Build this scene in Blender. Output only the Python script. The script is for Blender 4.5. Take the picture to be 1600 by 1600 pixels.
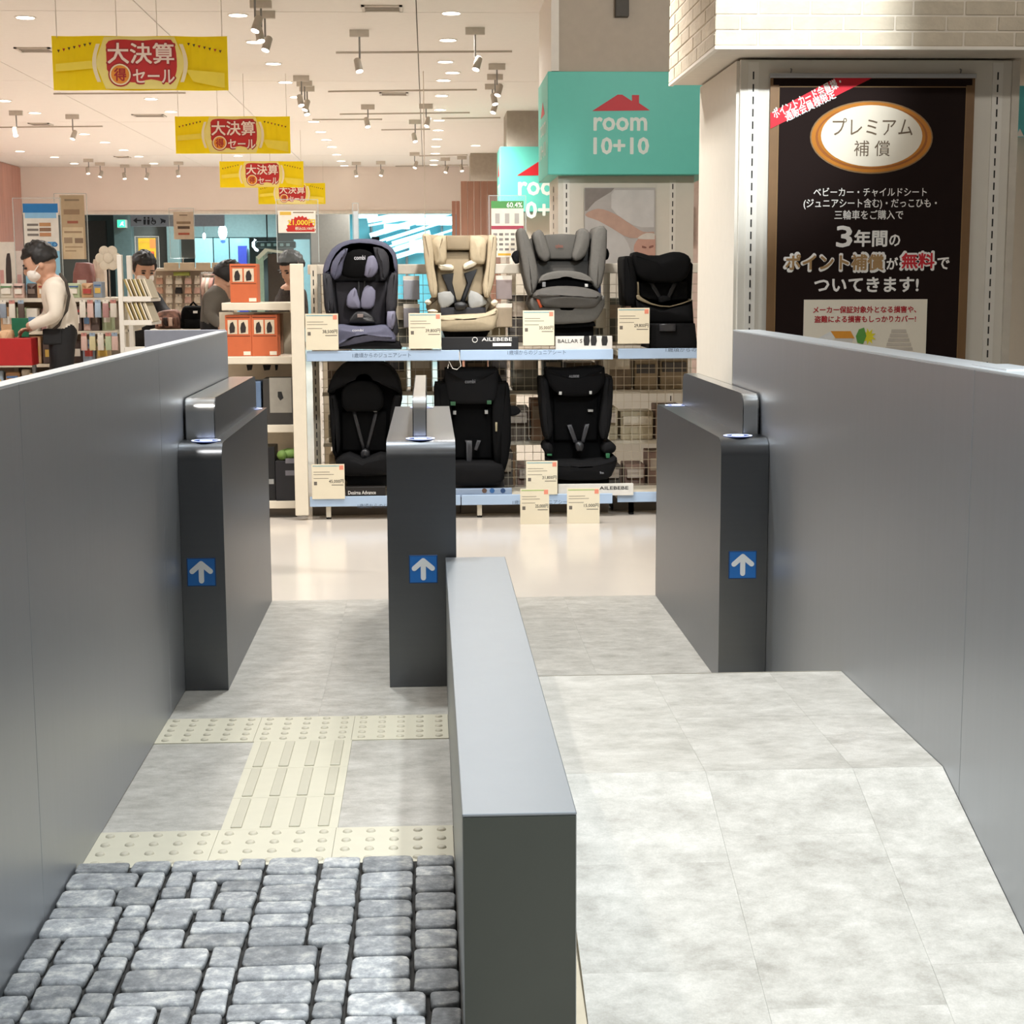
import bpy, bmesh, math, random
from mathutils import Vector, Matrix
random.seed(7)
for o in list(bpy.data.objects): bpy.data.objects.remove(o, do_unlink=True)
SC = bpy.context.scene
COL = SC.collection

# ------------------------------------------------------------------ camera
F, H = 2500.0, 1.4                      # focal length in pixels of the 1600 frame, eye height
ROLL = math.radians(0.25)
CR, SR = math.cos(ROLL), math.sin(ROLL)
_u, _v = 668.0-800, 440.0-800           # where the lane direction (+Y) vanishes
_u0, _v0 = CR*_u - SR*_v, SR*_u + CR*_v
TH = math.atan(-_v0/F); PSI = math.atan(-_u0/F*math.cos(TH))
RT = Vector((math.cos(PSI), -math.sin(PSI), 0))
FW = Vector((math.sin(PSI)*math.cos(TH), math.cos(PSI)*math.cos(TH), -math.sin(TH)))
UP = RT.cross(FW)
cam = bpy.data.cameras.new('camera'); camo = bpy.data.objects.new('camera', cam); COL.objects.link(camo)
_r = RT*CR - UP*SR; _up = RT*SR + UP*CR
camo.matrix_world = Matrix(((_r.x, _up.x, -FW.x, 0), (_r.y, _up.y, -FW.y, 0), (_r.z, _up.z, -FW.z, H), (0, 0, 0, 1)))
cam.sensor_fit = 'HORIZONTAL'; cam.sensor_width = 36.0; cam.lens = 36.0*F/1600; cam.clip_start = 0.05; cam.clip_end = 200
SC.camera = camo

def at(px, py, y=None, z=None, x=None):
    """the point of the place seen at a pixel of the photograph, on the plane y=, z= or x="""
    u, v = px-800, py-800
    d = FW*F + RT*(CR*u-SR*v) - UP*(SR*u+CR*v)
    o = Vector((0, 0, H))
    if y is not None: t = y/d.y
    elif z is not None: t = (z-H)/d.z
    else: t = x/d.x
    return o + d*t

# ------------------------------------------------------------------ world, lights, exposure
W = bpy.data.worlds.new('world'); SC.world = W; W.use_nodes = True
W.node_tree.nodes['Background'].inputs[0].default_value = (1.0, 0.97, 0.93, 1)
W.node_tree.nodes['Background'].inputs[1].default_value = 0.22
SC.view_settings.view_transform = 'Standard'; SC.view_settings.look = 'None'
SC.view_settings.exposure = -0.42; SC.view_settings.gamma = 1.0; SC.view_settings.use_curve_mapping = False

CEIL = 3.42
def spot(x, y, z, tx, ty, tz, watts, cone=110, blend=0.6, col=(1, .93, .84), r=.06, name='lamp_light'):
    l = bpy.data.lights.new(name, 'SPOT'); l.energy = watts; l.color = col; l.spot_size = math.radians(cone); l.spot_blend = blend; l.shadow_soft_size = r
    o = bpy.data.objects.new(name, l); COL.objects.link(o); o.location = (x, y, z)
    o.rotation_euler = Vector((tx-x, ty-y, tz-z)).to_track_quat('-Z', 'Y').to_euler()
    return o
WARM, COOL = (1, .968, .925), (.88, .955, 1.0)
# ceiling lamps of the shop over the demonstration lanes and on over the sales floor
for (x, y, w, c) in ((-1.3, 3.9, 250, WARM), (.5, 5.0, 120, COOL), (.3, 1.6, 190, COOL), (-.45, 6.3, 330, COOL), (.6, 7.9, 170, WARM)):
    spot(x, y, CEIL-.06, x, y, 0, w, 125, .8, c, .10)
for y, n in ((8.6, 1.0), (13.4, 1.25), (19.2, 1.7), (24.8, 2.3)):
    for x in (-4.9, -2.3, .35):
        spot(x, y, CEIL-.06, x, y, 0, 330*n, 165, 1.0, WARM, .10)
spot(.95, 1.2, CEIL-.06, .8, 3.0, .1, 1000, 62, .9, COOL, .08)      # track spotlight over the slope
# ceiling spotlights aimed at the brick canopy and its column, and at the display wall
spot(1.2, 4.2, CEIL-.1, 1.28, 6.45, 2.45, 640, 32, .6, COOL, .05)
spot(.2, 6.6, CEIL-.1, .1, 9.6, 1.1, 110, 60, .7, WARM, .06)
spot(2.6, 4.6, CEIL-.1, 2.0, 6.9, 1.6, 60, 60, .7, WARM, .06)
spot(1.75, 8.7, CEIL-.1, 1.45, 11.4, 2.6, 110, 62, .5, WARM, .06)
# the concourse beyond the opening
for (x, y) in ((-4.2, 33), (-1.0, 33), (1.5, 33)):
    spot(x, y, 3.6, x, y, 0, 900, 160, .8, (.80, .95, 1.0), .3)

# ------------------------------------------------------------------ materials
def lin(h):
    if isinstance(h, str):
        h = h.lstrip('#'); c = [int(h[i:i+2], 16)/255 for i in (0, 2, 4)]
        return tuple((v/12.92 if v <= .04045 else ((v+.055)/1.055)**2.4) for v in c)
    return h
MATS = {}
def mat(col, rough=.6, metal=0.0, var=.06, scale=18, bump=0.0, bscale=60, emit=0.0, spec=.5, rnd=0.0, coat=0.0, stretch=None, alpha=None, trans=0.0):
    key = (col, rough, metal, var, scale, bump, bscale, emit, spec, rnd, coat, stretch, alpha, trans)
    if key in MATS: return MATS[key]
    m = bpy.data.materials.new('surface'); m.use_nodes = True; nt = m.node_tree; N = nt.nodes; L = nt.links
    b = N['Principled BSDF']; c = lin(col)
    b.inputs['Roughness'].default_value = rough; b.inputs['Metallic'].default_value = metal
    b.inputs['Specular IOR Level'].default_value = spec
    if coat: b.inputs['Coat Weight'].default_value = coat; b.inputs['Coat Roughness'].default_value = .12
    if alpha is not None: b.inputs['Alpha'].default_value = alpha
    if trans: b.inputs['Transmission Weight'].default_value = trans; b.inputs['IOR'].default_value = 1.1
    if emit:
        b.inputs['Emission Color'].default_value = (*c, 1); b.inputs['Emission Strength'].default_value = emit
    tc = N.new('ShaderNodeTexCoord'); src = tc.outputs['Object']
    if stretch:
        mp = N.new('ShaderNodeMapping'); mp.inputs['Scale'].default_value = stretch; L.new(src, mp.inputs['Vector']); src = mp.outputs[0]
    nz = N.new('ShaderNodeTexNoise'); nz.inputs['Scale'].default_value = scale; nz.inputs['Detail'].default_value = 4
    L.new(src, nz.inputs['Vector'])
    mr = N.new('ShaderNodeMapRange'); mr.inputs['From Min'].default_value = .3; mr.inputs['From Max'].default_value = .7
    mr.inputs['To Min'].default_value = 1-var; mr.inputs['To Max'].default_value = 1+var
    L.new(nz.outputs['Fac'], mr.inputs['Value'])
    val = mr.outputs[0]
    if rnd:
        oi = N.new('ShaderNodeObjectInfo'); m2 = N.new('ShaderNodeMapRange'); m2.inputs['To Min'].default_value = 1-rnd; m2.inputs['To Max'].default_value = 1+rnd
        L.new(oi.outputs['Random'], m2.inputs['Value']); mm = N.new('ShaderNodeMath'); mm.operation = 'MULTIPLY'
        L.new(val, mm.inputs[0]); L.new(m2.outputs[0], mm.inputs[1]); val = mm.outputs[0]
    vm = N.new('ShaderNodeVectorMath'); vm.operation = 'SCALE'; vm.inputs[0].default_value = c
    L.new(val, vm.inputs['Scale']); L.new(vm.outputs[0], b.inputs['Base Color'])
    if bump:
        n2 = N.new('ShaderNodeTexNoise'); n2.inputs['Scale'].default_value = bscale; n2.inputs['Detail'].default_value = 5; L.new(src, n2.inputs['Vector'])
        bp = N.new('ShaderNodeBump'); bp.inputs['Strength'].default_value = bump; bp.inputs['Distance'].default_value = .01
        L.new(n2.outputs['Fac'], bp.inputs['Height']); L.new(bp.outputs[0], b.inputs['Normal'])
    MATS[key] = m
    return m

# ------------------------------------------------------------------ mesh helpers
class MB:
    def __init__(s): s.v = []; s.f = []; s.m = []; s.mi = 0; s.sm = []; s.smooth = False
    def add(s, vs, fs):
        n = len(s.v); s.v += [tuple(p) for p in vs]
        for f in fs: s.f.append([i+n for i in f]); s.m.append(s.mi); s.sm.append(s.smooth)
        return s
    def box(s, x0, x1, y0, y1, z0, z1):
        x0, x1 = sorted((x0, x1)); y0, y1 = sorted((y0, y1)); z0, z1 = sorted((z0, z1))
        return s.add([(x0, y0, z0), (x1, y0, z0), (x1, y1, z0), (x0, y1, z0), (x0, y0, z1), (x1, y0, z1), (x1, y1, z1), (x0, y1, z1)],
                     [(3, 2, 1, 0), (4, 5, 6, 7), (0, 1, 5, 4), (1, 2, 6, 5), (2, 3, 7, 6), (3, 0, 4, 7)])
    def rbox(s, x0, x1, y0, y1, z0, z1, r=.005, seg=2):
        x0, x1 = sorted((x0, x1)); y0, y1 = sorted((y0, y1)); z0, z1 = sorted((z0, z1))
        bm = bmesh.new(); bmesh.ops.create_cube(bm, size=1)
        for v in bm.verts: v.co = Vector(((x0+x1)/2+v.co.x*(x1-x0), (y0+y1)/2+v.co.y*(y1-y0), (z0+z1)/2+v.co.z*(z1-z0)))
        r = min(r, (x1-x0)*.45, (y1-y0)*.45, (z1-z0)*.45)
        bmesh.ops.bevel(bm, geom=bm.edges[:], offset=r, segments=seg, affect='EDGES', profile=.5)
        bm.verts.ensure_lookup_table(); s.add([v.co[:] for v in bm.verts], [[v.index for v in f.verts] for f in bm.faces]); bm.free(); return s
    def prism(s, pts, y0, y1):          # outline in XZ, along Y
        y0, y1 = sorted((y0, y1)); n = len(pts)
        a = sum(pts[i][0]*pts[(i+1) % n][1]-pts[(i+1) % n][0]*pts[i][1] for i in range(n))
        if a < 0: pts = pts[::-1]
        vs = [(p[0], y0, p[1]) for p in pts]+[(p[0], y1, p[1]) for p in pts]
        fs = [list(range(n)), list(range(2*n-1, n-1, -1))]+[(i, n+i, n+(i+1) % n, (i+1) % n) for i in range(n)]
        return s.add(vs, fs)
    def prismx(s, pts, x0, x1):         # outline in YZ, along X
        x0, x1 = sorted((x0, x1)); n = len(pts)
        a = sum(pts[i][0]*pts[(i+1) % n][1]-pts[(i+1) % n][0]*pts[i][1] for i in range(n))
        if a < 0: pts = pts[::-1]
        vs = [(x0, p[0], p[1]) for p in pts]+[(x1, p[0], p[1]) for p in pts]
        fs = [list(range(n-1, -1, -1)), list(range(n, 2*n))]+[(i, (i+1) % n, n+(i+1) % n, n+i) for i in range(n)]
        return s.add(vs, fs)
    def tube(s, path, r, n=8, cap=True):
        path = [Vector(p) for p in path]; k = len(path); vs = []; rs = r if isinstance(r, (list, tuple)) else [r]*k
        for i, p in enumerate(path):
            d = (path[min(i+1, k-1)]-path[max(i-1, 0)]).normalized()
            a = d.cross(Vector((0, 0, 1)) if abs(d.z) < .9 else Vector((1, 0, 0))).normalized(); b = d.cross(a)
            for j in range(n):
                t = 2*math.pi*j/n; vs.append(p+a*rs[i]*math.cos(t)+b*rs[i]*math.sin(t))
        fs = [(i*n+j, i*n+(j+1) % n, (i+1)*n+(j+1) % n, (i+1)*n+j) for i in range(k-1) for j in range(n)]
        if cap: fs += [list(range(n-1, -1, -1)), list(range((k-1)*n, k*n))]
        return s.add(vs, fs)
    def ell(s, c, rx, ry, rz, n=12, k=8):
        vs = [(c[0], c[1], c[2]+rz)]
        for i in range(1, k):
            t = math.pi*i/k
            for j in range(n):
                p = 2*math.pi*j/n; vs.append((c[0]+rx*math.sin(t)*math.cos(p), c[1]+ry*math.sin(t)*math.sin(p), c[2]+rz*math.cos(t)))
        vs.append((c[0], c[1], c[2]-rz)); L = len(vs)-1
        fs = [(0, 1+j, 1+(j+1) % n) for j in range(n)]
        for i in range(k-2): fs += [(1+i*n+j, 1+(i+1)*n+j, 1+(i+1)*n+(j+1) % n, 1+i*n+(j+1) % n) for j in range(n)]
        fs += [(L, 1+(k-2)*n+(j+1) % n, 1+(k-2)*n+j) for j in range(n)]
        return s.add(vs, fs)
    def pillow(s, pts, y0, y1, r=.02, dome=.0, k=3):
        """padded panel: outline in XZ, front at y0 (towards the viewer), back at y1, rounded rim of radius r, front bulging by dome"""
        n = len(pts)
        a = sum(pts[i][0]*pts[(i+1) % n][1]-pts[(i+1) % n][0]*pts[i][1] for i in range(n))
        if a < 0: pts = pts[::-1]
        P = [Vector((p[0], p[1])) for p in pts]; nr = []
        for i in range(n):
            d = (P[(i+1) % n]-P[i-1]); d = d.normalized() if d.length > 1e-9 else Vector((1, 0)); nr.append(Vector((-d.y, d.x)))
        cx = sum((p for p in P), Vector((0, 0)))/n
        rings = [(0, y1, 0), (0, y0+r, 0)]
        for i in range(1, k+1):
            t = math.pi/2*i/k; rings.append((r*(1-math.cos(t)), y0+r*(1-math.sin(t)), 0))
        rings += [(r, y0-dome*.6, .35), (r, y0-dome, .75)]
        vs = []
        for ins, y, sc in rings:
            for i in range(n):
                q = P[i]+nr[i]*ins; q = q.lerp(cx, sc); vs.append((q.x, y, q.y))
        R = len(rings); fs = [list(range(n-1, -1, -1))]
        fs = [[n-1-i for i in range(n)][::-1]]
        fs[0] = fs[0][::-1]
        for q in range(R-1): fs += [(q*n+i, q*n+(i+1) % n, (q+1)*n+(i+1) % n, (q+1)*n+i) for i in range(n)]
        fs.append([(R-1)*n+i for i in range(n)])
        fl = s.smooth; s.smooth = True; s.add(vs, [f[::1] for f in fs]); s.smooth = fl
        return s

def smooth_outline(pts, k=4):
    n = len(pts); out = []
    for i in range(n):
        p0, p1, p2, p3 = (Vector(pts[(i+j-1) % n]) for j in range(4))
        for q in range(k):
            t = q/k; out.append(tuple(.5*((2*p1)+(p2-p0)*t+(2*p0-5*p1+4*p2-p3)*t*t+(3*p1-p0-3*p2+p3)*t**3)))
    xa, xb = min(p[0] for p in pts), max(p[0] for p in pts); za, zb = min(p[1] for p in pts), max(p[1] for p in pts)
    return [(min(max(p[0], xa), xb), min(max(p[1], za), zb)) for p in out]

def wloc(o):
    v = Vector((0, 0, 0))
    while o: v += o.location; o = o.parent
    return v
def link(name, me, parent=None, loc=None):
    o = bpy.data.objects.new(name, me); COL.objects.link(o)
    if parent: o.parent = parent
    if loc is not None: o.location = loc
    return o
def obj(name, mb, m, parent=None, label=None, local=False, recalc=True):
    """one mesh object from world coordinates (or the parent's, with local=True)"""
    me = bpy.data.meshes.new(name)
    off = wloc(parent) if (parent and not local) else Vector((0, 0, 0))
    me.from_pydata([(v[0]-off.x, v[1]-off.y, v[2]-off.z) for v in mb.v], [], mb.f)
    for mm in (m if isinstance(m, (list, tuple)) else [m]): me.materials.append(mm)
    me.polygons.foreach_set('material_index', mb.m); me.polygons.foreach_set('use_smooth', mb.sm)
    if recalc:
        bm = bmesh.new(); bm.from_mesh(me); bmesh.ops.recalc_face_normals(bm, faces=bm.faces[:]); bm.to_mesh(me); bm.free()
    me.update()
    o = link(name, me, parent)
    if label: o['label'] = label
    return o
def tag(o, label, cat, group=None):
    o['label'] = label; o['category'] = cat
    if group: o['group'] = group
    return o
def struct(o): o['kind'] = 'structure'; return o
def thing(name, label, cat, loc=(0, 0, 0), group=None):
    o = bpy.data.objects.new(name, None); COL.objects.link(o); o.location = loc; o.empty_display_size = .05
    return tag(o, label, cat, group)
def dup(root, dloc=(0, 0, 0), label=None, group=None):
    def cp(o, par):
        c = o.copy(); COL.objects.link(c); c.parent = par
        for ch in o.children: cp(ch, c)
        return c
    r = cp(root, root.parent); r.location = root.location+Vector(dloc)
    if label: r['label'] = label
    if group: r['group'] = group
    return r
def B(*a): return MB().box(*a)
def RB(*a, **k): return MB().rbox(*a, **k)

def text_mesh(body, bold=0.0, depth=0.0):
    cu = bpy.data.curves.new('t', 'FONT'); cu.body = body; cu.size = 1; cu.resolution_u = 2; cu.extrude = depth; cu.align_x = 'CENTER'; cu.space_line = .95
    o = bpy.data.objects.new('t', cu); COL.objects.link(o)
    dg = bpy.context.evaluated_depsgraph_get(); me = bpy.data.meshes.new_from_object(o.evaluated_get(dg))
    bpy.data.objects.remove(o, do_unlink=True); bpy.data.curves.remove(cu)
    return me
def text(body, rect, y, m, parent, bold=0.0, name='lettering', rot=0.0, face='-y', grow=0.0, x=None):
    """flat lettering filling rect=(x0,z0,x1,z1) in the plane y (facing the viewer) of a sign"""
    me = text_mesh(body, bold)
    if not me.vertices: return None
    xs = [v.co.x for v in me.vertices]; ys = [v.co.y for v in me.vertices]
    ax, bx, ay, by = min(xs), max(xs), min(ys), max(ys)
    x0, z0, x1, z1 = rect; sx, sz = (x1-x0)/max(bx-ax, 1e-6), (z1-z0)/max(by-ay, 1e-6)
    off = wloc(parent); c, s = math.cos(rot), math.sin(rot); cx, cz = (x0+x1)/2, (z0+z1)/2
    for v in me.vertices:
        a, b = (v.co.x-(ax+bx)/2)*sx, (v.co.y-(ay+by)/2)*sz
        p = (cx+a*c-b*s, y, cz+a*s+b*c)
        if face == '-x': p = (x, y-(a), cz+b)
        v.co = (p[0]-off.x, p[1]-off.y, p[2]-off.z)
    if bold > 0 and face == '-y':
        bm = bmesh.new(); bm.from_mesh(me); src = me.copy(); rr = bold*(z1-z0); k = 8 if bold > .025 else 4
        for q in range(k):
            n0 = len(bm.verts); bm.from_mesh(src); bm.verts.ensure_lookup_table(); t = 2*math.pi*(q+.5)/k
            for v in bm.verts[n0:]: v.co += Vector((rr*math.cos(t), .00004*(q+1), rr*math.sin(t)))
        bm.to_mesh(me); bm.free(); bpy.data.meshes.remove(src)
    me.materials.clear(); me.materials.append(m)
    return link(name, me, parent)
def pr(x0, y0, x1, y1, Y):
    a, b = at(x0, y1, y=Y), at(x1, y0, y=Y); return (a.x, a.z, b.x, b.z)
def poly_px(pts, Y, smooth=0):
    q = [(p.x, p.z) for p in (at(a, b, y=Y) for a, b in pts)]
    return smooth_outline(q, smooth) if smooth else q

M_WHITE = mat('#e9e4da', .45, var=.02)
M_CREAM = mat('#e3dac6', .45, var=.02)
M_BLACK = mat('#0b0b0c', .6, var=.1)
M_TXT = mat('#1c1a1a', .7, var=0)
M_WTXT = mat('#f4f0ea', .6, var=0)
M_LAMP = mat('#fff3e2', .5, var=0, emit=9)
M_CHROME = mat('#b9b9b8', .3, 1, var=.03)
M_GREYMET = mat('#8d8d8b', .4, .8, var=.03)

# ------------------------------------------------------------------ the shop shell
YB = 29.0                                # back wall
def floor_material():
    m = mat('#d3cabf', .16, var=.03, scale=1.3, bump=.015, bscale=9, spec=.55)
    return m
fl = struct(obj('floor', B(-9, 9, -3, 42, -.12, 0), floor_material()))
M_CEIL = mat('#efeae3', .8, var=.01)
ceiling = struct(obj('ceiling', B(-9, 9, -3, YB+.3, CEIL+.03, CEIL+.2), mat('#7d766c', .9)))
xb = [-9, -6.6, -3.9, -2.1, -.06, 2.2, 4.6, 9]; yb = [-3, 2.2, 7.3, 12.56, 16.8, 21.0, 26.4, YB]
for i in range(len(xb)-1):
    for j in range(len(yb)-1):
        obj('panel', B(xb[i]+.004, xb[i+1]-.004, yb[j]+.006, yb[j+1]-.006, CEIL, CEIL+.04), M_CEIL, ceiling)
M_WALL = mat('#eadfd6', .8, var=.015, scale=3)
zo = at(300, 330, y=YB).z
struct(obj('wall_back', MB().box(-9, -7.1, YB, YB+.3, 0, CEIL).box(-7.1, .55, YB, YB+.3, zo, CEIL).box(.55, 9, YB, YB+.3, 0, CEIL), M_WALL))
struct(obj('trim_1', B(-7.1, .55, YB-.02, YB+.3, zo-.05, zo), mat('#dcd6cc', .4)))
wl = struct(obj('wall_left', B(-7.25, -7.12, 4, YB, 0, CEIL), mat('#c9a093', .6, var=.08, scale=3, stretch=(1, 6, .4))))
for k in range(22):
    y0 = 15+k*.64
    obj('plank', B(-7.12, -7.10, y0, y0+.63, 0, CEIL-.02), mat('#c08e80', .6, var=.10, scale=3, rnd=.06, stretch=(1, 6, .4)), wl)
struct(obj('wall_right', B(8.8, 9, -3, YB, 0, CEIL), M_WALL))

# ------------------------------------------------------------------ grey vinyl demonstration lanes
XL, XR, YE = -.851, 1.17, 7.0
def vinyl():
    m = mat('#a8a49c', .42, var=.06, scale=240, bump=.06, bscale=160, rnd=.02)
    nt = m.node_tree; N, L = nt.nodes, nt.links
    vm = next(n for n in N if n.type == 'VECT_MATH'); b = N['Principled BSDF']
    tc = next(n for n in N if n.type == 'TEX_COORD')
    mp = N.new('ShaderNodeMapping'); mp.inputs['Scale'].default_value = (1.6, 2.6, 1.6)
    n1 = N.new('ShaderNodeTexNoise'); n1.inputs['Scale'].default_value = 5.5; n1.inputs['Detail'].default_value = 12; n1.inputs['Roughness'].default_value = .76
    oi = N.new('ShaderNodeObjectInfo'); ad = N.new('ShaderNodeVectorMath'); ad.operation = 'ADD'
    sc = N.new('ShaderNodeVectorMath'); sc.operation = 'SCALE'; sc.inputs[0].default_value = (17, 23, 0); L.new(oi.outputs['Random'], sc.inputs['Scale'])
    L.new(tc.outputs['Object'], ad.inputs[0]); L.new(sc.outputs[0], ad.inputs[1]); L.new(ad.outputs[0], mp.inputs['Vector']); L.new(mp.outputs[0], n1.inputs['Vector'])
    cr = N.new('ShaderNodeValToRGB'); e = cr.color_ramp.elements
    e[0].position = .28; e[0].color = (*lin('#8b877e'), 1); e[1].position = .72; e[1].color = (*lin('#c4c0b8'), 1)
    L.new(n1.outputs['Fac'], cr.inputs['Fac'])
    L.new(cr.outputs['Color'], vm.inputs[0])
    return m
M_VIN = vinyl()
T = .004
deck = struct(obj('floor_lane', MB().box(XL, .05, 2.2, YE, 0, .001).box(.05, XR, 4.0, YE, 0, .001), mat('#a09b92', .6)))
def vt(x0, x1, y0, y1, par, z0=.001): return obj('tile', B(x0+.0002, x1-.0002, y0+.0002, y1-.0002, z0, z0+T), M_VIN, par)
for i in range(5):                                            # beyond the tactile strips
    ys = [5.06, 5.53, 6.01, 6.49, YE]
    for j in range(4):
        a = XL + i*.48; vt(a, min(a+.48, XR), ys[j], ys[j+1], deck) if a < XR else None
ys = [3.985, 4.24, 4.51, 4.785]
vt(XL, -.547, 3.985, 4.785, deck); vt(-.248, .05, 3.985, 4.785, deck)
vt(.05, .53, 4.6, 5.06, deck); vt(.53, XR, 4.6, 5.06, deck)
# cream tactile paving: dotted warning tiles and barred guiding tiles
M_TACT = mat('#c2bca8', .5, var=.02)
M_TACT2 = mat('#b5af9c', .5, var=.02)
M_BUMP = mat('#b5ae9b', .5, var=.02)
def warn_tile(x0, x1, y0, y1, nx, ny):
    t = obj('tactile_tile', B(x0+.0005, x1-.0005, y0, y1, .001, .008), M_TACT, deck)
    mb = MB(); mb.smooth = True
    for i in range(nx):
        for j in range(ny):
            cx, cy = x0+(i+.5)*(x1-x0)/nx, y0+(j+.5)*(y1-y0)/ny; k = 10; vs = []
            for (r, z) in ((.0125, .008), (.0105, .0115), (.007, .013)):
                vs += [(cx+r*math.cos(2*math.pi*q/k), cy+r*math.sin(2*math.pi*q/k), z) for q in range(k)]
            fs = [(a*k+q, a*k+(q+1) % k, (a+1)*k+(q+1) % k, (a+1)*k+q) for a in range(2) for q in range(k)]+[list(range(2*k, 3*k))]
            mb.add(vs, fs)
    o = obj('dots', mb, M_BUMP, t); o['kind'] = 'stuff'
for x0 in (XL, XL+.3, XL+.6):
    x1 = min(x0+.3, .05)
    warn_tile(x0, x1, 4.785, 5.06, 5, 5); warn_tile(x0, x1, 3.725, 3.985, 5, 4)
for j in range(3):
    t = obj('tactile_tile', B(-.547, -.248, ys[j]+.0005, ys[j+1]-.0005, .001, .008), M_TACT, deck)
    for i in range(4):
        cx = -.547+.299*(i+.5)/4
        obj('guide_bar', RB(cx-.0145, cx+.0145, ys[j]+.012, ys[j+1]-.012, .006, .0125, r=.004), M_TACT2, t)
# grey cobble mats
def stone_material():
    m = mat('#8b8a88', .8, var=.10, scale=22, bump=.6, bscale=45, rnd=.30)
    nt = m.node_tree; N, L = nt.nodes, nt.links
    vm = next(n for n in N if n.type == 'VECT_MATH'); tc = next(n for n in N if n.type == 'TEX_COORD')
    oi = N.new('ShaderNodeObjectInfo'); sc = N.new('ShaderNodeVectorMath'); sc.operation = 'SCALE'; sc.inputs[0].default_value = (31, 17, 9)
    L.new(oi.outputs['Random'], sc.inputs['Scale']); ad = N.new('ShaderNodeVectorMath'); L.new(tc.outputs['Object'], ad.inputs[0]); L.new(sc.outputs[0], ad.inputs[1])
    n1 = N.new('ShaderNodeTexNoise'); n1.inputs['Scale'].default_value = 24; n1.inputs['Detail'].default_value = 10; n1.inputs['Roughness'].default_value = .75
    L.new(ad.outputs[0], n1.inputs['Vector']); cr = N.new('ShaderNodeValToRGB'); e = cr.color_ramp.elements
    e[0].position = .26; e[0].color = (*lin('#55575a'), 1); e[1].position = .74; e[1].color = (*lin('#d2d0c9'), 1)
    x = cr.color_ramp.elements.new(.5); x.color = (*lin('#8e9092'), 1)
    L.new(n1.outputs['Fac'], cr.inputs['Fac']); L.new(cr.outputs['Color'], vm.inputs[0])
    for n in N:
        if n.type == 'BUMP': n.inputs['Distance'].default_value = .006
    return m
M_STONE = stone_material()
mat_base = thing('cobble_mat', 'grey cobblestone strip of tumbled stone pavers at the near end of the left lane', 'cobblestones', (-.4, 3.1, 0))
obj('backing', B(XL+.002, .048, 2.3, 3.724, .001, .010), mat('#2c2a28', .95, var=.2), mat_base)
rs = random.Random(11)
def stone_mesh(w, d, seed):
    r = random.Random(seed); bm = bmesh.new(); bmesh.ops.create_cube(bm, size=1)
    for v in bm.verts: v.co = Vector((v.co.x*w+r.uniform(-.003, .003), v.co.y*d+r.uniform(-.002, .002), v.co.z*.018+(r.uniform(-.0015, .0015) if v.co.z > 0 else 0)))
    up = [e for e in bm.edges if abs(e.verts[0].co.z-e.verts[1].co.z) > .008]
    bmesh.ops.bevel(bm, geom=up, offset=min(w, d)*.17, segments=2, affect='EDGES', profile=.5)
    top = [e for e in bm.edges if min(e.verts[0].co.z, e.verts[1].co.z) > .0045]
    bmesh.ops.bevel(bm, geom=top, offset=.0045, segments=2, affect='EDGES', profile=.5)
    me = bpy.data.meshes.new('stone'); bm.to_mesh(me); bm.free(); me.materials.append(M_STONE)
    for p in me.polygons: p.use_smooth = True
    return me
U = (.05-XL)/28.0; NY = 38
occ = [[False]*NY for _ in range(28)]; SM = {}
order = [(4, 3), (4, 2), (2, 2), (2, 3), (4, 1.5), (2, 1.5)]
for j in range(NY):
    for i in range(0, 28):
        if occ[i][j]: continue
        ch = rs.random(); w, d = ((5, 3) if ch < .12 else (4, 3) if ch < .24 else (5, 2) if ch < .38 else (4, 2) if ch < .48 else (3, 3) if ch < .58 else (3, 2) if ch < .78 else (2, 2) if ch < .88 else (2, 3))
        edge = (i//7+1)*7                                     # four mats side by side: stones do not cross the joints
        run = 0
        while i+run < edge and not occ[i+run][j]: run += 1
        w = min(w, run)
        if run-w == 1: w = run if run <= 4 else w-1
        d = min(d, NY-j)
        for a in range(w):
            for b in range(d): occ[i+a][j+b] = True
        key = (w, d, rs.randrange(4))
        if key not in SM: SM[key] = stone_mesh(w*U-.009, d*U*1.06-.009, hash(key) % 999)
        y1 = 3.722-(j+d/2)*U*1.06
        o = link('stone', SM[key], mat_base, Vector((XL+(i+w/2)*U, y1, .0185+rs.uniform(-.001, .002)))-mat_base.location)
        o.rotation_euler.z = rs.uniform(-.02, .02)+(math.pi if rs.random() < .5 else 0)

# right lane: raised platform with a slope towards the viewer
ramp = thing('ramp', 'pale grey stone-look ramp rising to a flat platform in the right lane', 'ramp', (.7, 3.4, 0))
PZ, Y1, Y2, SL = .292, 3.50, 4.41, .345
RX0, RX1 = .280, XR-.001
ye = Y1-(PZ-.004)/SL
obj('base', MB().prismx([(Y2+.85, 0.0055), (Y2, PZ-T), (Y1, PZ-T), (Y1-(PZ-T-.006)/SL, .006), (Y1-(PZ-T-.006)/SL, .0055)], RX0, RX1), mat('#b3aa98', .7, var=.03), ramp)
def slab(x0, x1, ya, yb, za, zb):
    mb = MB(); e = .0002
    mb.add([(x0+e, ya, za-T), (x1-e, ya, za-T), (x1-e, yb, zb-T), (x0+e, yb, zb-T), (x0+e, ya, za), (x1-e, ya, za), (x1-e, yb, zb), (x0+e, yb, zb)],
           [(3, 2, 1, 0), (4, 5, 6, 7), (0, 1, 5, 4), (1, 2, 6, 5), (2, 3, 7, 6), (3, 0, 4, 7)])
    return obj('tile', mb, M_VIN, ramp)
xs = [RX0, .62, .96, RX1]
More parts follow.
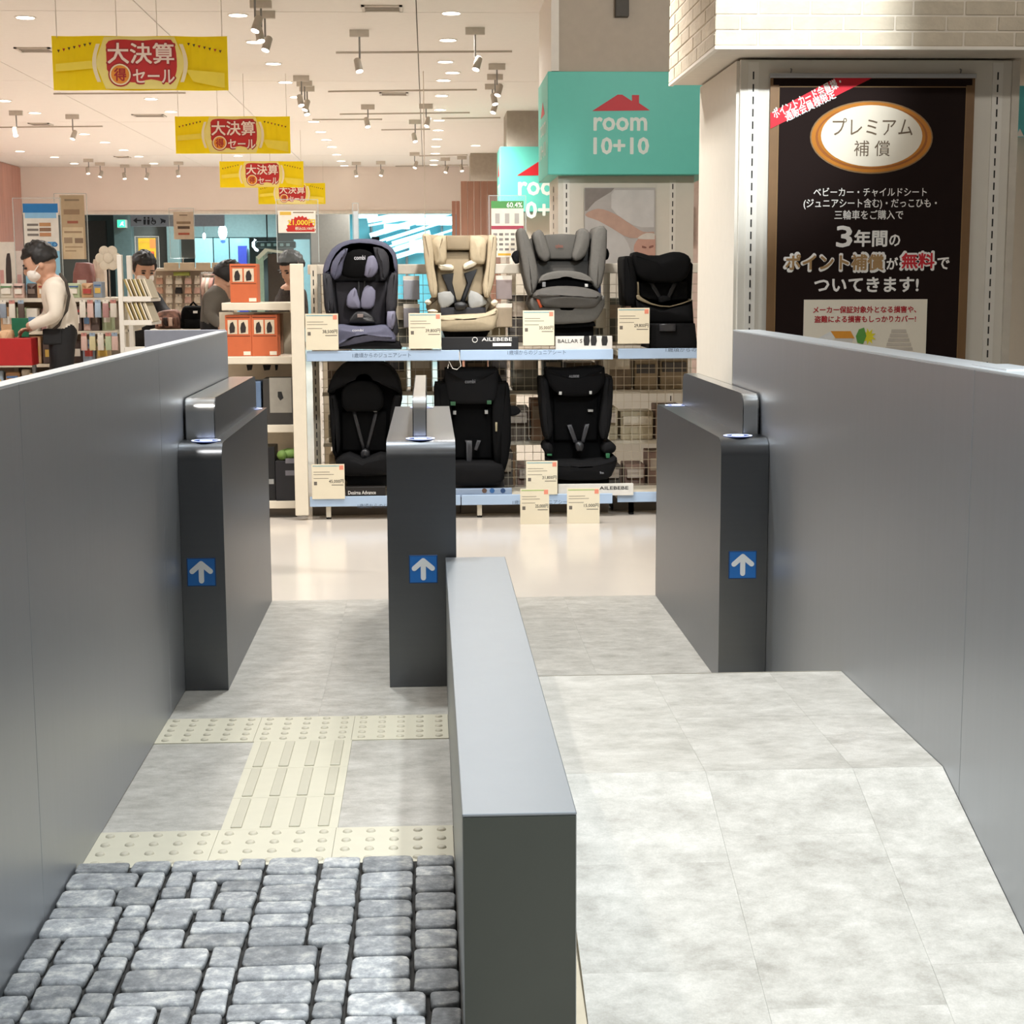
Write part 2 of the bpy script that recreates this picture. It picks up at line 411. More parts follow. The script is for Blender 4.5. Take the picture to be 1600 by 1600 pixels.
for i in range(3):
    for a, b in (((Y1+.0006), 3.95), (3.951, Y2)): slab(xs[i], xs[i+1], a, b, PZ, PZ)
    q = 0 if i != 1 else .2
    cuts = [ye+.012, 2.9-q*.5, 3.2+q*.4, Y1]
    for a, b in zip(cuts[:-1], cuts[1:]): slab(xs[i], xs[i+1], a+.0002, b-.0002, PZ-(Y1-a)*SL, PZ-(Y1-b)*SL)
obj('skirting', MB().prismx([(Y2-.3, .003), (Y2-.3, PZ-.05), (Y1, PZ-.05), (ye, .004), (ye, .003)], .2555, RX0-.0005), mat('#b8ac96', .7), ramp)
obj('edge_strip', B(RX0, RX1, Y2, Y2+.004, PZ-.02, PZ+.001), mat('#8b8577', .5), ramp)

# ------------------------------------------------------------------ silver partitions, divider, gate posts
def satin():
    m = mat('#a7aaae', .40, .78, var=.015, scale=40, stretch=(1, 1, .05))
    return m
M_SAT = satin()
M_CAP = mat('#c9ced2', .35, .2, var=.01)
def partition(name, label, x0, x1, cuts, ztop, inner):
    t = thing(name, label, 'partition', ((x0+x1)/2, cuts[0], 0))
    for a, b in zip(cuts[:-1], cuts[1:]):
        obj('panel', RB(x0, x1, a+.0008, b-.0008, 0.006, ztop-.004, r=.0015, seg=1), M_SAT, t)
    obj('cap', B(x0, x1, cuts[0], cuts[-1], ztop-.004, ztop), M_CAP, t)
    return t
partition('partition_wall', 'silver grey partition wall along the left lane beside the cobblestones', XL-.045, XL, [1.6, 3.38, 5.12, 6.88], 1.197, XL)
pw = partition('partition_wall', 'silver grey partition wall along the right lane in front of the brown poster', XR, XR+.10, [1.6, 3.385, 6.13], 1.212, XR)
obj('cap_joint', MB().box(XR+.02, XR+.1, 3.25, 3.46, 1.212, 1.216), M_CAP, pw)
bk = thing('partition_wall', 'low lavender grey panel standing behind the end of the left partition', 'partition', (-1.2, 8, 0))
a, b = at(225, 516, y=8.0), at(352, 516, y=8.0)
obj('panel', RB(a.x, b.x, 8.0, 8.03, 0.002, a.z, r=.003), mat('#9fa1ac', .5, .1), bk)
dv = thing('divider', 'low grey box divider running down the middle between the two lanes', 'divider', (.15, 2.73, 0))
obj('body', RB(.0505, .254, 2.73, 5.40, .0055, .461, r=.004), mat('#8f918f', .42, .6, var=.015), dv)
obj('top_panel', RB(.05, .254, 2.729, 5.40, .460, .466, r=.002), mat('#8b9095', .42, .65, var=.012), dv)
obj('shaded_end', B(.052, .252, 2.7275, 2.7305, .003, .459), mat('#3b3e38', .5, .2, var=.02), dv)  # dark sheet paints the shade on the near end of the grey box
M_POST = mat('#66686b', .33, 1.0, var=.02, scale=60, stretch=(.05, 1, 1))  # darker than the side panels: shade of the fronts put into the colour
M_POSTS = mat('#76787b', .38, .85, var=.015)
M_POSTTOP = mat('#a9adb1', .36, .8, var=.015)
M_DISC = mat('#3e63c4', .3, emit=1.2, var=0); M_DISC2 = mat('#dfeaff', .4, emit=2.2, var=0)
M_BLUE = mat('#1466b4', .45, var=0)
def gate_post(label, x0, x1, fin0, fin1, sign_cx, disc_cx):
    t = thing('gate_post', label, 'gate post', ((x0+x1)/2, 5.43, 0), 'station-style gate posts')
    Y0, YK, ZT, R = 5.43, 6.99, .862, .06
    prof = [(Y0, .0065)]+[(Y0+R-R*math.cos(q*math.pi/2/6), ZT-R+R*math.sin(q*math.pi/2/6)) for q in range(7)]+[(YK-.01, ZT), (YK, ZT-.01), (YK, .0065)]
    mb = MB(); n = len(prof)
    mb.add([(x0+.004, p[0], p[1]) for p in prof]+[(x1-.004, p[0], p[1]) for p in prof], [])
    mb.smooth = True
    mb.add([(x0+.0, p[0], p[1]) for p in prof]+[(x1-.0, p[0], p[1]) for p in prof], [(i, n+i, n+i+1, i+1) for i in range(n-2)])
    mb.smooth = False
    body = MB(); body.smooth = True
    body.add([(x0, p[0], p[1]) for p in prof]+[(x1, p[0], p[1]) for p in prof], [(i, n+i, n+i+1, i+1) for i in range(n-1)])
    obj('shell', body, M_POST, t, recalc=False)
    sd = MB().prismx([(p[0]+.0005, p[1]-.0008) for p in prof], x0+.0006, x0+.004).prismx([(p[0]+.0005, p[1]-.0008) for p in prof], x1-.004, x1-.0006)
    obj('side_panel', sd, M_POSTS, t)
    ZF, RF, f0, f1 = 1.003, .05, 5.585, 6.93
    pf = [(f0, ZT)]+[(f0+RF-RF*math.cos(q*math.pi/2/6), ZF-RF+RF*math.sin(q*math.pi/2/6)) for q in range(7)]+[(f1-RF+RF*math.sin(q*math.pi/2/6), ZF-RF+RF*math.cos(q*math.pi/2/6)) for q in range(7)]+[(f1, ZT)]
    n = len(pf); fn = MB(); fn.smooth = True
    fn.add([(fin0, p[0], p[1]) for p in pf]+[(fin1, p[0], p[1]) for p in pf], [(i, n+i, n+i+1, i+1) for i in range(n-1)])
    fo = obj('fin', fn, mat('#c3c4c4', .25, .95, var=.02, scale=60, stretch=(.05, 1, 1)), t, recalc=False)
    obj('side_panel', MB().prismx(pf, fin0+.0004, fin0+.003).prismx(pf, fin1-.003, fin1-.0004), M_POSTS, fo)
    for cy in (5.515, 6.905):
        def disc(r0, r1, z):
            k = 28; vs = []; fs = []
            for q in range(k):
                c, s_ = math.cos(2*math.pi*q/k), math.sin(2*math.pi*q/k)
                vs += [(disc_cx+r0*c, cy+r0*s_, z), (disc_cx+r1*c, cy+r1*s_, z)]
            for q in range(k): fs.append((2*q, 2*q+1, (2*q+3) % (2*k), (2*q+2) % (2*k)))
            return MB().add(vs, fs)
        cyb = MB().tube([(disc_cx, cy, ZT-.001), (disc_cx, cy, ZT+.002)], .05, 28)
        d = obj('card_reader', cyb, mat('#4a5da0', .35, var=.05), t)
        obj('light_ring', disc(.043, .05, ZT+.0025), M_DISC2, d)
        obj('icon', disc(.012, .022, ZT+.0025), M_DISC2, d)
    s = obj('arrow_sign', RB(sign_cx-.049, sign_cx+.049, Y0-.003, Y0+.001, .372, .470, r=.001, seg=1), mat('#0d3f74', .4, var=0), t, 'blue square sign with a white up arrow')
    obj('sign_face', B(sign_cx-.0455, sign_cx+.0455, Y0-.0036, Y0-.002, .3755, .4665), M_BLUE, s)
    ar = MB(); w = .0088
    def bar(x0_, z0_, x1_, z1_, dy=0):
        d = Vector((x1_-x0_, z1_-z0_)).normalized(); nn = Vector((-d.y, d.x))*w; pts = []
        for q in range(7): t_ = math.pi/2+math.pi*q/6; pts.append((x0_+w*(d.x*math.cos(t_)-d.y*math.sin(t_)), z0_+w*(d.y*math.cos(t_)+d.x*math.sin(t_))))
        for q in range(7): t_ = -math.pi/2+math.pi*q/6; pts.append((x1_+w*(d.x*math.cos(t_)-d.y*math.sin(t_)), z1_+w*(d.y*math.cos(t_)+d.x*math.sin(t_))))
        ar.prism([(sign_cx+p[0], .421+p[1]) for p in pts], Y0-.0046-dy, Y0-.0034)
    bar(0, -.030, 0, .030); bar(0, .030, -.031, .003, .0003); bar(0, .030, .031, .003, .0006)
    obj('arrow', ar, mat('#dfe3e6', .5, var=0), s)
    return t
gate_post('grey metal gate post against the left partition with a blue arrow sign', XL+.001, -.703, XL+.006, -.742, -.783, -.765)
gate_post('free-standing grey metal gate post between the two lanes with a blue arrow sign', -.147, .088, -.058, -.009, -.026, -.031)
gate_post('grey metal gate post against the right partition with a blue arrow sign', 1.002, XR-.002, 1.105, XR-.008, 1.082, 1.075)

# ------------------------------------------------------------------ ceiling: lamps, tracks, vents
def downlight_mesh():
    mb = MB(); k = 20
    vs = []
    for r, z in ((.066, 0), (.08, 0), (.08, -.006), (.066, -.006), (.066, .03)):
        vs += [(r*math.cos(2*math.pi*q/k), r*math.sin(2*math.pi*q/k), z) for q in range(k)]
    fs = [(a*k+q, a*k+(q+1) % k, (a+1)*k+(q+1) % k, (a+1)*k+q) for a in (1, 2) for q in range(k)]
    return mb.add(vs, fs)
ROWS = [('the straight row above the beige seat', [(705, 20), (700, 62), (696, 96), (693, 125), (690, 149), (687.5, 171), (686, 187.5), (684.5, 203), (683, 217), (681, 228.5), (680, 239.5), (678.5, 250), (677.5, 257)]),
        ('the slanting row behind the sale banners', [(372, 23), (398, 65), (427, 99), (446, 128), (463, 151), (490, 189.5), (501, 205.5), (510, 218), (518.5, 229), (526, 241), (533, 251), (538, 258.5)]),
        ('the row left of the second banner', [(54.5, 176), (132, 209), (164, 222), (193, 234), (217, 244), (240, 255), (257, 261.5)]),
        ('the short row above the pink wall', [(1, 249), (31, 236), (85, 245), (116, 255), (145, 262.5)][1:]),
        ('the pair under the first sale banner', [(236, 154), (267, 174)])]
SINGLE = [((39.5, 26.7), 'round recessed downlight in the top left corner left of the first banner'), ((7, 157), 'round recessed downlight at the left picture edge above the track'), ((372, 243), 'round recessed downlight just below the second sale banner'),
          ((707, 113), 'small extra downlight right beside the straight row'), ((743, 227), 'tiny far downlight beside the grey pillar')]
ORD = ['first', 'second', 'third', 'fourth', 'fifth', 'sixth', 'seventh', 'eighth', 'ninth', 'tenth', 'eleventh', 'twelfth', 'thirteenth', 'fourteenth', 'fifteenth', 'sixteenth', 'seventeenth', 'eighteenth', 'nineteenth', 'twentieth', 'twenty-first', 'twenty-second', 'twenty-third', 'twenty-fourth', 'twenty-fifth']
DL = [(p, 'round downlight, %s from the viewer in %s' % (ORD[i], nm)) for nm, ps in ROWS for i, p in enumerate(sorted(ps, key=lambda q: q[1]))]+SINGLE
proto = None
for (px, py), lab in DL:
    p = at(px, py, z=CEIL)
    if proto is None:
        proto = thing('downlight', lab, 'downlight', (p.x, p.y, CEIL), 'recessed ceiling downlights')
        ring = obj('trim_ring', downlight_mesh(), M_WHITE, proto, local=True)
        obj('lens', MB().tube([(0, 0, -.004), (0, 0, -.0075)], .068, 20), M_LAMP, proto, local=True)
    else:
        dup(proto, Vector((p.x, p.y, CEIL))-proto.location, lab)
def track(px0, py0, px1, py1, label, drop=.0):
    a, b = at(px0, py0, z=CEIL-drop), at(px1, py1, z=CEIL-drop)
    t = thing('lighting_track', label, 'track', a)
    d = (b-a).normalized(); n = Vector((-d.y, d.x, 0))*.012
    zb, zt = CEIL-.016, CEIL-.0005
    if drop: zt = zb+.03
    mb = MB().add([(a-n).xy.to_3d()+Vector((0, 0, zb)), (b-n).xy.to_3d()+Vector((0, 0, zb)), (b+n).xy.to_3d()+Vector((0, 0, zb)), (a+n).xy.to_3d()+Vector((0, 0, zb)),
                   (a-n).xy.to_3d()+Vector((0, 0, zt)), (b-n).xy.to_3d()+Vector((0, 0, zt)), (b+n).xy.to_3d()+Vector((0, 0, zt)), (a+n).xy.to_3d()+Vector((0, 0, zt))],
                  [(3, 2, 1, 0), (4, 5, 6, 7), (0, 1, 5, 4), (1, 2, 6, 5), (2, 3, 7, 6), (3, 0, 4, 7)])
    obj('rail', mb, mat('#bfb6a9', .5, var=.03), t)
    if drop:
        for q in (a+(b-a)*.12, b+(a-b)*.12): obj('hanger', MB().tube([(q.x, q.y, zt-.004), (q.x, q.y, CEIL+.002)], .006, 6), M_WHITE, t)
    return t
TR = [(525, 81, 800, 79), (513, 142, 745, 139), (531, 177.5, 734, 175), (488, 186, 597, 185.5), (596, 202, 672, 201), (84, 145.5, 290, 144), (0, 198, 160, 196.5), (543, 262.5, 597, 262.5),
      (618, 259, 731, 257), (175, 261.5, 305, 261.5), (655, 243, 730, 241), (690, 184, 782, 183)]
wh = ['nearest to the hanging room signs', 'above the beige child seat', 'second behind the beige child seat', 'carrying one spot above the grey child seat', 'short one in front of the back wall', 'below the first sale banner',
      'at the far left edge', 'in front of the back wall with two spots', 'far one left of the grey pillar', 'far one near the left wall', 'farthest beside the grey pillar', 'ending at the grey pillar']
for a, w_ in zip(TR, wh): track(*a, 'thin pale ceiling lighting track, '+w_)
def spotlight(px, py, label, depth_z=.30, aim=(0, -.35, -1), s=.78, track_z=0):
    """a track spotlight whose lamp face is seen at the pixel"""
    p = at(px, py, z=CEIL-depth_z)
    t = thing('spotlight', label, 'spotlight', (p.x, p.y, CEIL), 'ceiling track spotlights')
    d = Vector(aim).normalized(); top = p-d*.14*s
    obj('adapter', B(p.x-.10*s, p.x+.10*s, p.y+.05-.02, p.y+.05+.02, CEIL-.055, CEIL-.0005), mat('#c9c1b5', .5), t)
    obj('stem', MB().tube([(p.x, p.y+.05, CEIL-.05), (p.x, p.y+.05, top.z+.01), tuple(top)], .010*s, 7), M_GREYMET, t)
    mb = MB(); mb.smooth = True; mb.tube([tuple(top-d*.01), tuple(top), tuple(p-d*.01)], [.025*s, .036*s, .040*s], 14); obj('housing', mb, mat('#b9b1a5', .45, .1), t)
    obj('lens', MB().tube([tuple(p-d*.012), tuple(p-d*.004)], .036*s, 14), M_LAMP, t)
SP = [((562, 113), 'grey track spotlight above the dark blue child seat, nearest one', .34), ((743, 110), 'grey track spotlight above the grey pillar, nearest one', .34), ((575, 199), 'grey track spotlight on the second track', .26), ((666, 198), 'pale track spotlight left of the downlight row', .26),
      ((649, 222), 'grey track spotlight tilted beside the ceiling wire', .28), ((648, 263), 'far grey track spotlight beside the ceiling wire', .25), ((557, 276), 'far grey spotlight before the back wall, left of a pair', .25), ((595, 275), 'far grey spotlight before the back wall, right of a pair', .25),
      ((25, 213), 'dark track spotlight at the left edge of the ceiling', .30), ((113, 218), 'white track spotlight near the left edge', .30), ((138, 272), 'bright far spotlight at the left wall, first of a row', .25), ((156, 277), 'small far spotlight at the left wall, second of a row', .25), ((195, 280), 'far spotlight lighting the pale back wall, third of a row', .25), ((228, 280), 'far spotlight lighting the pale back wall, fourth of a row', .25),
      ((279, 276), 'far spotlight lighting the pale back wall beside the third banner', .25), ((696, 270), 'glaring far spotlight left of the wood panel', .25), ((722, 268), 'far spotlight beside the grey pillar', .25),
      ((398, 50), 'topmost grey spotlight of the cluster beside the first banner', .30), ((408, 66), 'middle grey spotlight of the cluster beside the first banner', .30), ((414, 80), 'lowest grey spotlight of the cluster beside the first banner', .30),
      ((471, 166), 'topmost spotlight of the cluster above the second banner', .30), ((476, 173), 'middle spotlight of the cluster above the second banner', .30), ((480, 180), 'lowest spotlight of the cluster above the second banner', .30),
      ((777, 150), 'upper spotlight of the cluster beside the tall grey pillar', .30), ((774, 164), 'middle spotlight of the cluster beside the tall grey pillar', .30), ((770, 177), 'lower spotlight of the cluster beside the tall grey pillar', .30)]
for i, (p, lab, dz) in enumerate(SP): spotlight(p[0], p[1], lab, dz, ((-.3 if i % 2 else .2), -.3, -1))
def vent(x0, y0, x1, lab):
    a, b = at(x0, y0, z=CEIL), at(x1, y0, z=CEIL)
    t = thing('ceiling_vent', lab, 'vent', (a.x, a.y, CEIL)); w = .13
    obj('frame', MB().box(a.x, b.x, a.y-w, a.y-w+.025, CEIL-.012, CEIL).box(a.x, b.x, a.y+w-.025, a.y+w, CEIL-.012, CEIL).box(a.x, a.x+.025, a.y-w, a.y+w, CEIL-.012, CEIL).box(b.x-.025, b.x, a.y-w, a.y+w, CEIL-.012, CEIL), mat('#cfc6b9', .5), t)
    for q in range(4): obj('slat', B(a.x+.02, b.x-.02, a.y-w+.04+q*.055, a.y-w+.055+q*.055, CEIL-.012, CEIL-.001), mat('#a59c90', .6), t)
vent(565, 12, 629, 'slotted ceiling air vent near the top edge of the picture'); vent(593, 146, 638, 'slotted ceiling air vent above the beige child seat')
vent(27, 77, 83, 'slotted ceiling air vent left of the first sale banner'); vent(208, 180, 258, 'slotted ceiling air vent left of the second sale banner')
vent(180, 245, 203, 'small slotted ceiling air vent above the left back wall'); vent(47, 193.5, 80, 'small dark ceiling vent behind the left track')
p = at(661, 85, y=16); q = at(669, 420, y=16)
tag(obj('hanging_wire', MB().tube([(p.x, 16, CEIL+.01), (p.x, 16, q.z)], .005, 6), mat('#e6ddcf', .5)), 'thin pale wire hanging from the ceiling behind the beige child seat', 'wire')

# ------------------------------------------------------------------ yellow sale banners
M_YEL = mat('#fbe60c', .55, var=.021); M_YEL2 = mat('#f7e04a', .55, var=.02)
def translucent(m, col, f):
    N, L = m.node_tree.nodes, m.node_tree.links; tb = N.new('ShaderNodeBsdfTranslucent'); tb.inputs[0].default_value = (*lin(col), 1)
    mx = N.new('ShaderNodeMixShader'); mx.inputs[0].default_value = f; out = next(n for n in N if n.type == 'OUTPUT_MATERIAL')
    L.new(N['Principled BSDF'].outputs[0], mx.inputs[1]); L.new(tb.outputs[0], mx.inputs[2]); L.new(mx.outputs[0], out.inputs[0])
translucent(M_YEL, '#fff01a', .45); M_RED = mat('#c22626', .55, var=0); M_RED2 = mat('#a91f22', .55, var=0)
M_ORG = mat('#e8932a', .55, var=0); M_PALE = mat('#f3e6c0', .6, var=0)
def banner(x0, y0, x1, y1, Y, lab):
    r = pr(x0, y0, x1, y1, Y); w, h = r[2]-r[0], r[3]-r[1]; cx, cz = (r[0]+r[2])/2, (r[1]+r[3])/2
    t = thing('sale_banner', lab, 'banner', (cx, Y, r[1]), 'yellow sale banners hanging in a row')
    def X(f): return r[0]+f*w
    def Z(f): return r[3]-f*h
    sh = MB(); n = 24
    sh.add([(X(i/n), Y+.012*math.sin(i*.7), Z(j)) for j in (0, 1) for i in range(n+1)]+[(X(i/n), Y+.012*math.sin(i*.7)+.003, Z(j)) for j in (0, 1) for i in range(n+1)],
           [(i, i+1, n+2+i, n+1+i) for i in range(n)]+[(2*n+2+i, 3*n+3+i, 3*n+4+i, 2*n+3+i) for i in range(n)])
    obj('cloth', sh, M_YEL, t)
    e = Y-.016
    def flat(name, pts, m, dy): obj(name, MB().prism([(X(a), Z(b)) for a, b in pts], e-dy, e-dy+.001), m, t)
    flat('printed_band', [(.02, .52), (.22, .46), (.24, .60), (.02, .66)], M_YEL2, 0); flat('printed_band', [(.76, .62), (.98, .68), (.98, .96), (.80, .84)], M_YEL2, 0); flat('printed_band', [(.30, .02), (.70, .02), (.76, .5), (.70, .98), (.30, .98), (.245, .5)], mat('#f4e486', .55, var=.02), .0)
    for sx in (-1, 1):                                        # laurel arcs on both sides of the lettering
        a = [(.5+sx*(.225+.025*math.sin(q*math.pi/8)), .15+.7*q/8) for q in range(9)]; b = [(p[0]+sx*.022, p[1]) for p in a][::-1]
        flat('laurel', a+b, M_PALE, .0012)
        for q in range(7):
            bx, bz = .5+sx*(.46-q*.03), .26-.022*q
            flat('pennant', [(bx-.008, bz), (bx+.008, bz), (bx, bz+.055)], (mat('#5a3a1c', .6, var=0), M_RED2, mat('#4c4a17', .6, var=0))[q % 3], .0012)
    blob = smooth_outline([(.31, .16), (.38, .07), (.52, .09), (.68, .07), (.71, .45), (.70, .72), (.66, .86), (.56, .80), (.47, .86), (.38, .80), (.31, .62)], 3)
    flat('red_ground', blob, M_RED, .002)
    def tx(s, a, b, c, d, m, dy, bold=0.0): text(s, (X(a), Z(d), X(c), Z(b)), e-dy, m, t, bold)
    tx('大決算', .312, .115, .70, .53, M_RED2, .0035, .05); tx('大決算', .318, .135, .694, .51, mat('#f6e3d6', .6, var=0), .0045, .022)
    tx('セール', .452, .60, .70, .885, M_RED2, .0035, .05); tx('セール', .458, .62, .694, .865, mat('#f6e3d6', .6, var=0), .0045, .022)
    for rr, m, dy in ((.068, M_RED2, .0035), (.060, M_PALE, .0042), (.052, M_ORG, .0049)):
        flat('round_mark', [(.385+rr*math.cos(k*math.pi/12), .715+rr*w/h*math.sin(k*math.pi/12)) for k in range(24)], m, dy)
    tx('得', .352, .60, .418, .83, M_RED2, .0056, .03)
    for f in (.03, .37, .60, .97): obj('wire', MB().tube([(X(f), Y, r[3]-.01), (X(f), Y, CEIL+.003)], .0025, 5), mat('#cfc7ba', .5), t)
banner(84, 57, 355, 141, 10.6, 'yellow sale banner nearest of the four with large white-on-red lettering')
banner(275, 182, 453, 240, 16.2, 'second yellow sale banner from the front beside the spotlights')
banner(344, 252, 474, 293, 22.1, 'third yellow sale banner from the front against the back wall')
banner(404, 286, 508, 319, 27.6, 'fourth and farthest yellow sale banner above the mall opening')

# ------------------------------------------------------------------ column with brown poster and brick canopy
CY = 6.75; KZB = at(1117, 74, y=6.45).z-.012
c0 = at(1148, 300, y=CY).x
col = thing('pillar', 'cream shop pillar with slotted rails carrying the brown poster', 'pillar', (c0+.5, CY, 0))
M_PIL = mat('#ddd6c8', .55, var=.015)
cR = at(1582, 300, y=CY).x
obj('core', B(c0, cR, CY, CY+.9, .002, KZB), M_PIL, col)
pb = at(1145, 400, y=CY-.02).x
obj('front_panel', RB(c0+.012, cR-.012, CY-.02, CY+.001, .01, 2.30, r=.004), M_PIL, col)
def slots(pxa, name_col, Y, z0, z1, par, step=.05, w=.006):
    x = at(pxa, 300, y=Y).x
    rail = obj('slot_rail', B(x-.022, x+.022, Y-.004, Y+.002, z0, z1), mat('#e8e2d6', .4, var=.01), par)
    mb = MB(); z = z0+.02
    while z < z1-.04: mb.box(x-w/2, x+w/2, Y-.0052, Y-.003, z, z+step*.62); z += step
    o = obj('slots', mb, mat('#2b2724', .8), rail); o['kind'] = 'stuff'
slots(1174, 0, CY-.02, .3, 2.29, col); slots(1552, 0, CY-.02, .3, 2.29, col)
obj('corner_strip', B(cR-.03, cR+.002, CY-.03, CY-.021, .01, KZB), mat('#cfc6b6', .5), col)

# brick canopy round the pillar
YF = 6.45
k0 = at(1117, 74, y=YF); KX0, KZ0 = k0.x, k0.z
kb = at(1045, 125, y=YF*1.19)
can = thing('brick_canopy', 'pale brick-faced canopy box around the top of the cream pillar', 'canopy', (KX0+.6, YF, KZ0))
KX1, KY1 = KX0+2.2, YF*1.19
obj('core', B(KX0+.005, KX1, YF+.005, KY1, KZ0, CEIL), mat('#e4d9c8', .85, var=.03), can)
obj('soffit_edge', MB().box(KX0, KX1, YF, YF+.02, KZ0-.006, KZ0+.006).box(KX0, KX0+.02, YF+.0201, KY1, KZ0-.006, KZ0+.006), mat('#f0e8da', .6, var=.01), can)
M_BRICK = mat('#d3c5ae', .85, var=.08, scale=12, bump=.4, bscale=50, rnd=.07)
bh, bw, j = .0595, .206, .006
rb = random.Random(5); row = 0; z = KZ0+.008
while z < KZ0+.42:
    x = KX0-(bw*(.5 if row % 2 else .15))
    while x < KX1:
        a, b = max(x, KX0+.001), min(x+bw-j, KX1)
        if b-a > .015: obj('brick', RB(a, b, YF+rb.uniform(0, .003), YF+.016, z, z+bh-j, r=.003, seg=1), M_BRICK, can)
        x += bw
    y = YF+.002-(bw*(.35 if row % 2 else .85))
    while y < KY1:
        a, b = max(y, YF+.017), min(y+bw-j, KY1)
        if b-a > .015: obj('brick', RB(KX0+rb.uniform(0, .003), KX0+.016, a, b, z, z+bh-j, r=.003, seg=1), M_BRICK, can)
        y += bw
    z += bh; row += 1

# brown poster
PY = CY-.045
def R4(x0, y0, x1, y1): return pr(1040+.35*x0, .35*y0, 1040+.35*x1, .35*y1, PY)
def sheet(corners, Y, d=.002): return MB().prism(corners, Y, Y+d)
tl, tr_ = at(1204, 121, y=PY), at(1524, 121, y=PY); zbot = .55
po = thing('poster', 'tall brown and gold hanging poster with white Japanese lettering on the pillar', 'poster', ((tl.x+tr_.x)/2, PY, zbot))
M_BRN = mat('#211613', .7, var=.03, scale=3, spec=.1); M_GOLD = mat('#8a6a41', .5, var=.04); M_GOLD2 = mat('#c9802d', .35, .3, var=.1, scale=9); M_IVORY = mat('#efe4cf', .6, var=.01)
x0, x1, zt = tl.x, tr_.x, tl.z
obj('sheet', B(x0, x1, PY, PY+.004, zbot, zt), mat('#7b5b38', .5, var=.05), po)
obj('field', MB().box(x0+.012, x1-.012, PY-.001, PY+.001, zt-.03, zt-.004).box(x0+.036, x1-.036, PY-.001, PY+.001, zbot+.02, zt-.0301), M_BRN, po)
ln = MB()
for (a, b, c, d) in ((x0+.034, x0+.038, zbot+.05, zt-.035), (x1-.038, x1-.034, zbot+.05, zt-.035), (x0+.034, x1-.034, zt-.039, zt-.035)): ln.box(a, b, PY-.002, PY, c, d)
obj('gold_line', ln, M_GOLD, po)
obj('top_bar', RB(x0-.004, x1+.004, PY-.006, PY+.010, zt-.002, zt+.018, r=.003), M_CHROME, po)
for f in (.10, .93):
    hx = x0+f*(x1-x0); obj('hook', MB().tube([(hx, PY+.012, zt+.015), (hx+.006, PY+.02, zt+.035), (hx, PY+.032, zt+.042)], .003, 6), M_GREYMET, po)
E1 = PY-.003
rib = [at(1040+.35*a, .35*b, y=PY) for a, b in ((467, 505), (760, 347), (925, 347), (467, 575))]
obj('ribbon', MB().prism([(p.x, p.z) for p in rib], E1, E1+.001), mat('#d3142a', .5, var=.01), po)
rot = math.atan2(at(1040+.35*770, .35*360, y=PY).z-at(1040+.35*485, .35*500, y=PY).z, at(1040+.35*770, .35*360, y=PY).x-at(1040+.35*485, .35*500, y=PY).x)
def tilted(s, xc, yc, lpx, hpx, m=M_WTXT, bold=.02):
    c = at(1040+.35*xc, .35*yc, y=PY); k = PY/F*.35; w, h = lpx*k, hpx*k
    text(s, (c.x-w/2, c.z-h/2, c.x+w/2, c.z+h/2), E1-.001, m, po, bold, rot=rot)
tilted('ポイントカード会員様・', 630, 437, 330, 44); tilted('通販会員様限定', 643, 470, 240, 44)
def oval(cx, cy, rx, ry, m, name, dy):
    p = [at(1040+.35*(cx+rx*math.cos(q*math.pi/24)), .35*(cy+ry*math.sin(q*math.pi/24)), y=PY) for q in range(48)]
    obj(name, MB().prism([(a.x, a.z) for a in p], E1-dy, E1-dy+.001), m, po)
oval(918, 613, 274, 163, M_GOLD, 'oval_frame', .0); oval(918, 613, 268, 157, M_GOLD2, 'oval_frame', .001); oval(918, 613, 250, 143, mat('#a5612a', .4, .3), 'oval_frame', .002)
oval(918, 611, 240, 137, M_GOLD2, 'oval_frame', .003); oval(918, 607, 226, 137, M_IVORY, 'oval_plate', .004)
M_BTX = mat('#6a563f', .6, var=0); M_POW = mat('#f1ece4', .6, var=0)
text('プレミアム', R4(742, 528, 1102, 605), E1-.005, M_BTX, po, .0); text('補 償', R4(838, 628, 1000, 698), E1-.005, M_BTX, po, .0)
text('ベビーカー・チャイルドシート', R4(660, 838, 1165, 878), E1, M_POW, po, .012); text('(ジュニアシート含む)・だっこひも・', R4(615, 886, 1210, 934), E1, M_POW, po, .012)
text('三輪車をご購入で', R4(753, 938, 1060, 980), E1, M_POW, po, .012)
text('3', R4(762, 1010, 832, 1102), E1, M_POW, po, .03); text('年間', R4(842, 1028, 988, 1100), E1, M_POW, po, .035); text('の', R4(998, 1048, 1046, 1098), E1, M_POW, po, .03)
text('ポイント補償', R4(528, 1128, 980, 1214), E1, M_POW, po, .075); text('ポイント補償', R4(536, 1136, 972, 1206), E1-.001, mat('#a88455', .6, var=0), po, .035)
text('が', R4(986, 1150, 1036, 1202), E1, M_POW, po, .03); text('無料', R4(1046, 1124, 1206, 1204), E1, M_POW, po, .075); text('無料', R4(1053, 1131, 1199, 1197), E1-.001, mat('#c9202b', .6, var=0), po, .035)
text('で', R4(1212, 1150, 1266, 1202), E1, M_POW, po, .03); text('ついてきます!', R4(664, 1238, 1128, 1304), E1, M_POW, po, .035)
r = R4(617, 1338, 1168, 1338); zz = zbot+.25
obj('white_box', MB().box(r[0], r[2], E1, E1+.001, zz, r[1]), M_IVORY, po)
M_RTX = mat('#b9232c', .6, var=0)
text('メーカー保証対象外となる損害や、', R4(658, 1366, 1118, 1398), E1-.001, M_RTX, po, .03); text('盗難による損害もしっかりカバー!', R4(664, 1408, 1116, 1440), E1-.001, M_RTX, po, .03)
def pol(pts, m, name, dy=.001):
    p = [at(1040+.35*a, .35*b, y=PY) for a, b in pts]; obj(name, MB().prism([(a.x, a.z) for a in p], E1-dy, E1-dy+.0006), m, po)
